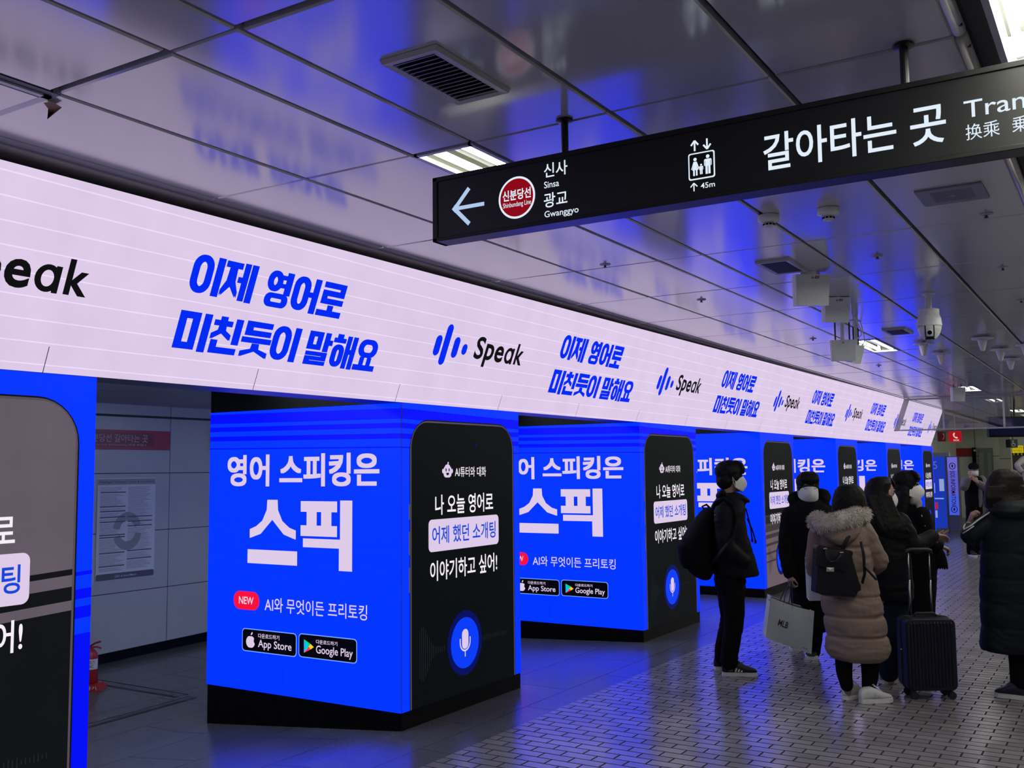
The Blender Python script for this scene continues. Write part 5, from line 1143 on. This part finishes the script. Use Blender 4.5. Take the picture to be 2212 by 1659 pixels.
m.tube([p for p, r in fine], [r*.86 for p, r in fine], M_fur, 14); rf = random.Random(21)
for i in range(5200):                                  # fur: short tapered tufts lying along the roll
    p, r = fine[rf.randrange(len(fine))]; i0 = min(range(len(pw)-1), key=lambda k: (pw[k]-p).length); ax = (pw[i0+1]-pw[i0]).normalized(); u = ax.orthogonal().normalized(); v = ax.cross(u); a = rf.uniform(0, 6.283)
    d = (u*math.cos(a)+v*math.sin(a)); b = p+d*r*.80+ax*rf.uniform(-.02, .02); ln = rf.uniform(.016, .036); g = (d+ax*rf.uniform(-.8, .8)+Vector((rf.uniform(-.4, .4), rf.uniform(-.4, .4), rf.uniform(-.6, .3)))).normalized()
    s_ = g.orthogonal().normalized()*.0035; s2 = g.cross(s_); mid = b+g*ln*.55-UP*ln*.08; tip = b+g*ln-UP*ln*.30
    m.add([b+s_, b-s_*.5+s2, b-s_*.5-s2, mid+s_*.55, mid-s_*.4, tip], [(0, 1, 4, 3), (0, 2, 4, 3), (1, 2, 4), (3, 4, 5)], M_fur)
m.build('fur_trim', f.t, fix=False)
m = MB(); f.limb(m, [(1823, 1400), (1823, 1450), (1829, 1480, .0)], [.068, .056, .046], M_blk); f.limb(m, [(1879, 1400), (1880, 1455), (1877, 1484, .02)], [.072, .060, .050], M_blk); m.rings(f.rg([(1300, 1802, 1894, .13), (1400, 1806, 1894, .12), (1410, 1810, 1892, .10)]), M_blk); shrink(m, 'leggings', f.t, .008, 3, .002, 10, fold=.002)
h, t_ = onz(1824, 1512, 0), onz(1858, 1505, 0); d_ = (t_-h).normalized(); o = shoe(f, h, h+d_*.235, M_sneak, M_sneak, .086, .085); laces(f, o, h, h+d_*.235, M_sneak)
h, t_ = onz(1858, 1519, 0), onz(1926, 1515, 0); o = shoe(f, h, t_, M_sneak, M_sneak, .088, .085, stripe=M_sgrey); laces(f, o, h, t_, M_sneak)
# her leather backpack
t = thing('leather_backpack', tuple(P(1812, 1240, -.25)), 'black leather flap backpack with metal clasp on the beige coat', 'bag', 'bags people carry')
def slab(m, quad, dd, depth, mat, puff=.012, n=8):
    c4 = [P(x, y, dd) for x, y in quad]; nf = -FH
    def g(u, v, w_): p = c4[0].lerp(c4[1], u).lerp(c4[3].lerp(c4[2], u), v); return p+FH*depth*w_+nf*(puff*math.sin(math.pi*u)*math.sin(math.pi*v) if w_ < .5 else 0)
    N = n+1; vs = [g(i/n, j/n, w_) for w_ in (0, 1) for j in range(N) for i in range(N)]; fs = []
    for b in (0, 1): fs += [(b*N*N+j*N+i, b*N*N+j*N+i+1, b*N*N+(j+1)*N+i+1, b*N*N+(j+1)*N+i) for j in range(n) for i in range(n)]
    e = [i for i in range(N)]+[j*N+n for j in range(1, N)]+[n*N+i for i in range(n-1, -1, -1)]+[j*N for j in range(n-1, 0, -1)]
    fs += [(e[i], e[(i+1) % len(e)], N*N+e[(i+1) % len(e)], N*N+e[i]) for i in range(len(e))]
    m.add(vs, fs, mat)
m = MB(); slab(m, [(1768, 1186), (1840, 1198), (1862, 1276), (1763, 1282)], -.24, .13, M_leath, .02); slab(m, [(1763, 1262), (1862, 1262), (1848, 1291), (1775, 1286)], -.235, .12, M_leath, .012); shrink(m, 'pack', t, .007, 2, .001, 10)
m = MB(); slab(m, [(1765, 1181), (1843, 1194), (1832, 1235), (1762, 1222)], -.275, .012, M_leath, .012); slab(m, [(1765, 1181), (1843, 1194), (1840, 1190), (1769, 1178)], -.275, .11, M_leath, 0); bevel(m.build('flap', t), .003)
m = MB(); m.shape([(0, 0), (1, .12), (.92, 1), (.1, .9)], lambda u, v: P(1785+17*u, 1225+10*v, -.295), M_clasp); m.obox(P(1793, 1230, -.290), RH*.026, UP*.013, FH*.004, M_clasp); m.shape([(0.05, .1), (.95, .15), (.5, .62)], lambda u, v: P(1785+17*u, 1225+10*v, -.2975), M_white); m.build('clasp', t)
m = MB(); m.tube([P(1783, 1186, -.29), P(1784, 1203, -.305), P(1793, 1214, -.31), P(1806, 1212, -.305), P(1817, 1197, -.29)], .008, M_leath, 8); m.build('top_handle', t, smooth=True)
for x, y in ((1782, 1185), (1817, 1193)): m = MB(); m.obox(P(x, y, -.285), RH*.012, UP*.004, FH*.008, M_clasp); m.build('handle_clip', t)
m = MB(); m.tube([P(1819, 1190, -.26), P(1830, 1165, -.245), P(1846, 1136, -.20), P(1860, 1128, -.10)], .013, M_leath, 8, flat=(FH, .4)); m.build('shoulder_strap', t, smooth=True)
m = MB(); m.tube([P(1860, 1270, -.16), P(1868, 1240, -.19), P(1866, 1200, -.19), P(1860, 1170, -.18)], .010, M_leath, 8, flat=(FH, .4)); m.tube([P(1866, 1222, -.20), P(1880, 1238, -.22), P(1893, 1252, -.17)], .008, M_leath, 6); m.build('shoulder_strap', t, smooth=True)
paper_bag('paper_bag', (1744, 1210), (1790, 1216), (1790, 1297), (1748, 1298), 7.20, .12, 'white paper bag hanging at the left side of the beige coat')
# --- long haired woman turned away, hands stretched out
f = Fig('person', 7.52, 'woman with long black hair and white mask turned away, holding her hands out', onz(1925, 1478, 0)); P = f.P
q, A = head(f, P(1906, 1064), 24, P(1900, 1108)); mask(f, q, A, bulge=1.1)
trunk(f, P(1900, 1110), (P(1872, 1128), P(1945, 1130)), (P(1915, 1290), P(1945, 1290)),
      [[P(1915, 1300, .05), P(1917, 1385, .06), P(1916, 1455, .1), P(1920, 1470, .1)], [P(1940, 1300, -.03), P(1928, 1385, -.03), P(1921, 1460), P(1925, 1474)]],
      [[P(1948, 1132, -.08), P(1972, 1182, -.10), P(2018, 1158, .0)], [P(1872, 1132, .1), P(1905, 1190, .28), P(2006, 1165, .22)]])
hand(f.body, P(2017, 1157, .0), P(2050, 1162, .06)-P(2017, 1157, 0), -FH*.4-UP, .98, .45, 1); hand(f.body, P(2010, 1160, .18), P(2050, 1155, .08)-P(2010, 1160, .18), UP-FH*.2, .98, .4, -1); finish(f, .006)
m = MB(); m.rings(f.rg([(1029, 1892, 1914, .03), (1034, 1880, 1922, .07), (1044, 1872, 1924, .10), (1060, 1868, 1919, .11), (1080, 1867, 1914, .11, -.02), (1105, 1866, 1935, .10, -.05), (1130, 1872, 1950, .085, -.09), (1150, 1888, 1962, .06, -.12), (1164, 1910, 1968, .035, -.14)]), M_hair, 22); rh = random.Random(8)
for i in range(60): a = rh.uniform(0, 1); x0 = 1872+52*a; m.tube([P(x0, 1070, -.10), P(x0+10+8*rh.random(), 1110, -.14), P(x0+24+14*rh.random(), 1140+8*rh.random(), -.16-.02*rh.random()), P(x0+34+18*rh.random(), 1152+16*rh.random(), -.15)], [.010, .010, .007, .002], M_hair, 5)
for i in range(6): m.tube([q(.05, -.03+.012*i, .105), q(.084, -.035+.014*i, .07), q(.092, -.045+.018*i, .035)], [.012, .012, .004], M_hair, 6)
shrink(m, 'hair', f.t, .006, 1, .002, 40, .001)
m = MB(); m.rings(f.rg([(1098, 1880, 1925, .09), (1112, 1866, 1945, .14), (1130, 1861, 1954, .16), (1170, 1863, 1960, .17), (1220, 1872, 1966, .18), (1265, 1882, 1970, .185), (1294, 1889, 1968, .18)]), M_navy, 26)
f.limb(m, [(1944, 1128, -.06), (1972, 1182, -.10), (2012, 1160, -.01)], [.078, .070, .055], M_navy); f.limb(m, [(1875, 1128, .06), (1905, 1190, .28), (2002, 1166, .20)], [.078, .070, .055], M_navy); shrink(m, 'coat', f.t, .009, 3, .004, 9, .001, fold=.006)
m = MB(); f.limb(m, [(1936, 1280, -.02), (1928, 1370, -.03), (1921, 1452, .0)], [.105, .092, .076], M_jean); f.limb(m, [(1912, 1280, .06), (1916, 1370, .07), (1916, 1440, .1)], [.10, .090, .076], M_jean); shrink(m, 'jeans', f.t, .009, 3, .003, 9, fold=.005)
h = onz(1903, 1477, 0); t_ = h+(RH*.9+FH*.35).normalized()*.25; o = shoe(f, h, t_, M_sgrey, M_sneak, .09, .09); laces(f, o, h, t_, M_sneak)
h = onz(1900, 1467, 0); o = shoe(f, h, h+(RH*.9+FH*.35).normalized()*.25, M_sgrey, M_sneak, .09, .09)
# --- woman with scarf behind
f = Fig('person', 8.40, 'woman with fringe, white mask and pale scarf in a black coat, behind the suitcase', onz(1975, 1424, 0)); P = f.P
q, A = head(f, P(1960, 1048), -20, P(1966, 1094)); eyes(f, q, A); mask(f, q, A, bulge=1.0)
trunk(f, P(1966, 1096), (P(1950, 1112, .14), P(1990, 1112, -.12)), (P(1965, 1250), P(1995, 1250)),
      [[P(1970, 1260, .07), P(1972, 1340, .07), P(1970, 1405, .08), P(1974, 1416, .08)], [P(1990, 1260, -.06), P(1985, 1340, -.06), P(1982, 1408, -.04), P(1986, 1418, -.04)]],
      [[P(1992, 1115, -.16), P(2003, 1175, -.2), P(2030, 1180, -.12)], [P(1950, 1115, .16), P(1965, 1175, .22), P(2000, 1228, .05)]])
hand(f.body, P(2028, 1178, -.12), RH*.9-UP*.4, -UP, .92, .9, 1); hand(f.body, P(2000, 1226, .04), RH*.6-UP*.8, -RH, .92, .6, -1); finish(f, .006)
m = MB(); hair_cap(m, q, A, 1.04, M_hair, side=.01, low=.040); m.rings(f.rg([(1040, 1938, 1966, .09, .02), (1065, 1933, 1962, .105, .0), (1095, 1930, 1964, .10, -.02), (1130, 1930, 1960, .07, -.05), (1160, 1934, 1956, .03, -.06)]), M_hair); shrink(m, 'hair', f.t, .007, 1, .003, 40, .0015)
m = MB(); m.rings(f.rg([(1092, 1950, 1990, .10), (1102, 1942, 2003, .16), (1125, 1938, 2012, .20), (1165, 1938, 2018, .21), (1210, 1940, 2020, .20), (1260, 1944, 2019, .19), (1300, 1946, 2017, .18), (1340, 1950, 2014, .17)]), M_blk, 24)
f.limb(m, [(1992, 1112, -.16), (2004, 1172, -.20), (2026, 1178, -.13)], [.07, .064, .052], M_blk); f.limb(m, [(1950, 1112, .16), (1965, 1175, .22), (1998, 1222, .06)], [.07, .064, .052], M_blk); shrink(m, 'coat', f.t, .010, 3, .004, 9, fold=.005)
m = MB(); f.limb(m, [(1972, 1320, .06), (1971, 1404, .08)], [.085, .08], M_blk); f.limb(m, [(1990, 1320, -.06), (1984, 1406, -.04)], [.085, .08], M_blk); shrink(m, 'trousers', f.t, .011, 3, .002, 9)
for dd, xx in ((.08, 1968), (-.04, 1982)): g = P(xx, 1420, dd); g.z = 0; shoe(f, g-RH*.05, g+RH*.18-FH*.03, M_sbk, M_ssole)
m = MB(); m.tube([q(.02, .075, -.125), q(.075, .03, -.14), q(.085, -.03, -.145), q(.02, -.08, -.13)], [.030, .032, .032, .03], M_scarf, 10); f.limb(m, [(1984, 1086, -.10), (1988, 1106, -.16), (1991, 1124, -.20)], [.026, .024, .018], M_scarf); shrink(m, 'scarf', f.t, .007, 2, .003, 20)
m = MB(); m.tube([P(1991, 1112, -.22), P(1994, 1124, -.225), P(1997, 1132, -.225)], .003, M_cord, 6); m.ell(P(1999, 1136, -.225), (.022, .01, .014), M_scarf); m.ell(P(2003, 1132, -.225), (.010, .006, .010), M_cord); m.build('pendant', f.t, smooth=True)
t = thing('handbag', tuple(P(2033, 1205, -.12)), 'black fringed handbag hanging from the arm of the woman with the scarf', 'bag', 'bags people carry')
m = MB(); m.rings(f.rg([(1186, 2017, 2034, .05, -.12), (1195, 2015, 2040, .06, -.12), (1212, 2014, 2045, .06, -.12), (1225, 2017, 2047, .05, -.12)]), M_blk); shrink(m, 'pouch', t, .008, 2, .002, 20)
m = MB(); rr = random.Random(2)
for i in range(26): x = 2016+31*i/25; m.tube([P(x, 1222, -.12+.03*(i % 3-1)), P(x+rr.uniform(-1, 1), 1227+rr.uniform(0, 3), -.12+.03*(i % 3-1))], .004, M_blk, 5)
m.build('fringe', t); m = MB(); m.tube([P(2020, 1190, -.12), P(2024, 1174, -.12), P(2031, 1174, -.12), P(2034, 1190, -.12)], .006, M_blk, 6); m.build('strap', t)
# --- woman at the right edge
f = Fig('person', 7.03, 'woman with bobbed dark hair in long navy padded coat, fist raised, right edge', onz(2195, 1508, 0)); P = f.P
q, A = head(f, P(2172, 1052), 118, P(2180, 1096), pitch=-.05)
trunk(f, P(2180, 1098), (P(2145, 1115), P(2225, 1115)), (P(2172, 1285), P(2220, 1285)),
      [[P(2200, 1300), P(2208, 1400), P(2208, 1488), P(2200, 1500)], [P(2228, 1300, .05), P(2240, 1400, .1), P(2245, 1480, .1), P(2240, 1494, .1)]],
      [[P(2148, 1122), P(2092, 1160, .02), P(2096, 1132, .16)], [P(2232, 1118), P(2255, 1185, .02), P(2225, 1215, .2)]])
hand(f.body, P(2094, 1133, .15), P(2101, 1108, .13)-P(2094, 1133, .15), RH*.9-FH*.3, 1.0, 1.3, 1); hand(f.body, P(2225, 1215, .2), FH, -RH, .95, .6, 1); finish(f, .006)
m = MB(); m.rings(f.rg([(1013, 2158, 2184, .03), (1018, 2146, 2196, .07), (1030, 2136, 2206, .10), (1048, 2131, 2211, .115), (1066, 2128, 2217, .12), (1082, 2128, 2222, .13, -.02), (1094, 2131, 2222, .135, -.05), (1100, 2138, 2216, .12, -.06)]), M_hairb, 24); rh = random.Random(9)
for i in range(50): x0 = 2134+82*rh.random(); m.tube([P(x0, 1050, -.10), P(x0+3*(x0-2172)/40, 1075, -.115), P(x0+5*(x0-2172)/40, 1090+8*rh.random(), -.10)], [.010, .011, .003], M_hairb, 5)
shrink(m, 'hair', f.t, .007, 1, .003, 40, .0015)
m = MB(); rows = [(1086, 2150, 2212, .09), (1098, 2136, 2230, .14), (1115, 2128, 2244, .17), (1145, 2125, 2252, .19), (1190, 2123, 2257, .20), (1250, 2122, 2260, .21), (1320, 2122, 2261, .215), (1390, 2122, 2260, .215), (1405, 2124, 2257, .20)]
m.rings(f.rg(quilt(rows, [1192, 1247, 1300, 1352], .03)), M_puff, 30); f.limb(m, [(2152, 1122, .0), (2120, 1142, .0), (2090, 1160, .02), (2094, 1142, .13)], [.080, .072, .060, .048], M_puff); f.limb(m, [(2232, 1115, .0), (2252, 1180, .02), (2230, 1212, .16)], [.085, .075, .06], M_puff)
m.rings(f.rg([(1078, 2138, 2222, .12, -.03), (1090, 2134, 2228, .145, -.05), (1104, 2140, 2222, .14, -.08), (1118, 2155, 2210, .10, -.10)]), M_puff); shrink(m, 'coat', f.t, .009, 2, .005, 7, .001, fold=.005)
m = MB(); m.tube([P(2142, 1104, -.06), P(2128, 1113, -.06), P(2112, 1124, -.06), P(2098, 1135, -.05), P(2082, 1144, -.03)], .0055, M_cord, 6); m.tube([P(2082, 1144, -.03), P(2082, 1138, .02), P(2085, 1132, .10)], .004, M_cord, 6); m.tube([P(2080, 1152, -.03), P(2090, 1146, -.055), P(2104, 1136, -.07)], .004, M_cord, 6); m.build('sleeve_piping', f.t, smooth=True)
m = MB(); f.limb(m, [(2204, 1390), (2207, 1440), (2206, 1486)], [.09, .082, .07], M_blk); f.limb(m, [(2235, 1390, .1), (2243, 1440, .1), (2244, 1480, .1)], [.09, .082, .07], M_blk); shrink(m, 'trousers', f.t, .010, 3, .002, 9, fold=.004)
M_snv = pmat('navy_shoe', (.012, .016, .035), .5)
t_, h = onz(2150, 1503, 0), onz(2216, 1512, 0); o = shoe(f, h, t_, M_snv, M_ssole, .092, .095); laces(f, o, h, t_, M_snv)
h = P(2262, 1498, .1); h.z = 0; shoe(f, h, h-RH*.22+FH*.03, M_snv, M_ssole, .092, .095)
# --- small distant man with phone
f = Fig('person', 18.0, 'distant man in cap, mask and black and grey padded jacket, arms raised to his face', at(2104, 1200, 18.0)*1.0); P = f.P
f.t.location.z = 0
q, A = head(f, P(2103, 1014), -105, P(2103, 1027), .98, .25); mask(f, q, A)
legs = [[P(2098, 1098), P(2097, 1145), P(2097, 1192)], [P(2111, 1098), P(2113, 1145), P(2114, 1192)]]
for l in legs: b_ = l[-1].copy(); b_.z = .05; l.append(b_)
trunk(f, P(2103, 1029), (P(2086, 1037), P(2121, 1037)), (P(2097, 1094), P(2112, 1094)), legs, [[P(2087, 1038), P(2082, 1056, -.2), P(2094, 1032, -.28)], [P(2121, 1038), P(2131, 1058, -.1), P(2112, 1042, -.3)]])
hand(f.body, P(2094, 1032, -.28), RH*.5+UP*.8, FH, 1, .9, 1); hand(f.body, P(2112, 1042, -.3), -RH*.6+UP*.6, FH, 1, .9, -1); finish(f, .010)
m = MB(); m.ell(q(-.01, 0, .05), (.105, .09, .075), M_blk, A); m.rings([(q(.10, 0, .045), A[1]*.07, A[0]*.06), (q(.10, 0, .055), A[1]*.07, A[0]*.06)], M_blk); shrink(m, 'cap', f.t, .010, 2, .002, 20)
m = MB(); m.rings(f.rg([(1027, 2096, 2110, .07), (1033, 2087, 2120, .14), (1045, 2084, 2124, .17), (1060, 2085, 2124, .17), (1078, 2086, 2122, .17), (1096, 2088, 2120, .16)]), M_blk); shrink(m, 'jacket', f.t, .014, 3, .008, 9)
for pts, rd in (([(2088, 1037), (2082, 1055, -.2), (2092, 1034, -.27)], [.085, .075, .055]), ([(2120, 1037), (2131, 1057, -.1), (2114, 1043, -.28)], [.085, .075, .055])):
    m = MB(); f.limb(m, pts, rd, M_grey); shrink(m, 'sleeve', f.t, .014, 2, .006, 9)
m = MB(); f.limb(m, [(2116, 1046, -.15), (2117, 1070, -.15), (2116, 1092, -.13)], [.04, .045, .04], M_grey); shrink(m, 'front_panel', f.t, .014, 2, .004, 9)
m = MB(); f.limb(m, [legs[0][0], legs[0][1], legs[0][2]], [.095, .08, .07], M_blk); f.limb(m, [legs[1][0], legs[1][1], legs[1][2]], [.095, .08, .07], M_blk); shrink(m, 'trousers', f.t, .014, 2, .003, 9)
for l in legs: g = l[-1].copy(); g.z = 0; shoe(f, g+FH*.06, g-FH*.2, M_sbk, M_ssole)
# --- person in pale jacket on the stair at the right edge
f = Fig('person', 22.0, 'partly visible person in a white jacket at the right edge, below the dark monitor', at(2224, 1100, 22.0)); P = f.P; zs = .42
f.t.location.z = zs
g = P(2224, 1100); mb = MB(); mb.box((g.x-.5, g.y-1.2, 0), (g.x+.9, g.y+.35, .21), M_stone); mb.box((g.x-.2, g.y-1.2, .21), (g.x+.9, g.y+.35, .42), M_stone); o = mb.build('stair_steps', origin=(g.x, g.y, 0)); struct(o)
q, A = head(f, P(2226, 970), 170, P(2224, 984)); M_wj = pmat('white_jacket', (.5, .5, .46), .7)
legs = [[P(2219, 1045), P(2219, 1085), P(2219, 1120)], [P(2230, 1045), P(2230, 1085), P(2230, 1120)]]
for l in legs: l[-1].z = zs+.09; l[1].z = (l[0].z+zs)/2
trunk(f, P(2224, 985), (P(2211, 992), P(2238, 992)), (P(2219, 1040), P(2230, 1040)), legs, [[P(2211, 994), P(2195, 1005, -.05), P(2208, 1018, -.2)], [P(2238, 994), P(2246, 1015), P(2240, 1035, -.1)]])
hand(f.body, P(2208, 1018, -.2), RH, -FH, 1, .6, 1); hand(f.body, P(2240, 1035, -.1), -UP, -RH, 1, .6, 1); finish(f, .011)
m = MB(); hair_cap(m, q, A, 1.05, M_hair); shrink(m, 'hair', f.t, .010, 1, .003, 30)
m = MB(); m.rings(f.rg([(984, 2218, 2231, .07), (990, 2208, 2241, .13), (1010, 2209, 2240, .15), (1042, 2210, 2238, .15)]), M_wj); f.limb(m, [(2211, 992), (2196, 1005, -.05), (2206, 1017, -.18)], [.07, .065, .05], M_wj); f.limb(m, [(2238, 992), (2246, 1015), (2241, 1032, -.09)], [.07, .065, .05], M_wj); shrink(m, 'jacket', f.t, .013, 2, .005, 9)
m = MB(); 
for l in legs: f.limb(m, l, [.09, .08, .07], M_blk)
m.rings(f.rg([(1030, 2212, 2237, .12), (1052, 2213, 2236, .12)]), M_blk); shrink(m, 'trousers', f.t, .013, 2, .003, 9)
for l in legs: g = l[-1].copy(); g.z = zs; shoe(f, g+RH*.06, g-RH*.2, M_sbk, M_ssole)
# ------------------------------------------------------------------ suitcase
fb = onz(2070, 1515, 0); fa = onz(1980, 1515, 0); fx = (fb-fa); fx.z = 0; fx.normalize(); fn = fx.cross(UP)
if fn.dot(CF) > 0: fn = -fn
Dm = ((fa+fb)/2-CAM).dot(CF); kk = Dm/FPX; W_ = 108*kk; H_ = .505; DP = .215; zb = .062; org = at(2021, 1500, Dm); org = Vector((org.x, org.y, 0)) - fn*.03
M_case = pmat('ribbed_case_shell', (0.007, 0.009, 0.020), 0.42, spec=.35); M_tr = pmat('handle_tube', (.35, .35, .36), .25, 1.0); M_rub = pmat('wheel_rubber', (.012, .012, .012), .6)
t = thing('suitcase', tuple(org), 'dark navy ribbed suitcase on wheels with raised handle, on the brick paving', 'suitcase')
C_ = org-fn*(DP/2)+UP*(zb+H_/2)
def half(sgn, nm):
    m = MB(); base = C_+fn*(sgn*.004); o2 = rrect(-W_/2, -H_/2, W_/2, H_/2, .045, 6); n_ = len(o2)
    rows = [(0, 1.0), (DP/2-.03, 1.0), (DP/2-.012, .985), (DP/2-.002, .94)]
    vs = [base+fx*(x*s_)+UP*(y*(1-(1-s_)*W_/H_))+fn*(sgn*z) for z, s_ in rows for x, y in o2]
    m.add(vs, [(j*n_+i, j*n_+(i+1) % n_, (j+1)*n_+(i+1) % n_, (j+1)*n_+i) for j in range(3) for i in range(n_)]+[tuple(range(3*n_, 4*n_)), tuple(range(n_))[::-1]], M_case)
    for i in range(13):
        x = -W_/2+.035+(W_-.07)*i/12; z = DP/2-.003; e = .004
        p = [base+fx*x+UP*y+fn*(sgn*(z+dz)) for y, dz in ((-H_/2+.012, -.016), (-H_/2+.035, .003), (H_/2-.035, .003), (H_/2-.012, -.016))]
        m.tube(p, [.004, .0075, .0075, .004], M_case, 8)
    return m.build(nm, t, smooth=False)
half(1, 'front_shell'); half(-1, 'back_shell')
m = MB(); o2 = rrect(-W_/2-.001, -H_/2-.001, W_/2+.001, H_/2+.001, .045, 6); m.tube([C_+fx*x+UP*y for x, y in o2]+[C_+fx*o2[0][0]+UP*o2[0][1]], .0055, M_rub, 6); m.build('zip_seam', t)
m = MB()
for s_ in (-.075, .075): b0 = C_-fn*(DP/2-.035)+fx*s_+UP*(H_/2-.01); m.tube([b0, b0+UP*.26], .0085, M_tr, 10); m.tube([b0+UP*.22, b0+UP*.455], .0065, M_tr, 10)
m.build('telescopic_tube', t, smooth=True)
m = MB(); b0 = C_-fn*(DP/2-.035)+UP*(H_/2+.455); m.tube([b0-fx*.088-UP*.02, b0-fx*.085+UP*.008, b0-fx*.06+UP*.014, b0+fx*.06+UP*.014, b0+fx*.085+UP*.008, b0+fx*.088-UP*.02], .014, M_rub, 10); m.build('pull_handle', t, smooth=True)
m = MB(); b0 = C_+UP*(H_/2+.004); m.tube([b0-fx*.08, b0-fx*.06+UP*.018, b0+fx*.06+UP*.018, b0+fx*.08], .010, M_rub, 8); m.build('top_grip', t, smooth=True)
m = MB(); b0 = C_-fx*(W_/2+.002); m.ell(b0+UP*.02, (.006, .006, .010), M_clasp); m.build('lock', t)
for sx in (-1, 1):
    for sy in (-1, 1):
        b0 = C_+fx*(sx*(W_/2-.045))+fn*(sy*(DP/2-.040)); b0.z = 0; o = None
        m = MB(); m.tube([b0+UP*.070, b0+UP*.046], .014, M_rub, 10); m.obox(b0+UP*.043+fx*.008, fx*.014, fn*.010, UP*.012, M_rub); o = m.build('caster', t)
        for e in (-1, 1): m = MB(); m.lathe([(.012, -.007), (.0255, -.006), (.027, -.003), (.027, .003), (.0255, .006), (.012, .007)], b0+UP*.0275+fn*(e*.014)+fx*.010, M_rub, 20, fn); m.build('wheel', o, smooth=False)
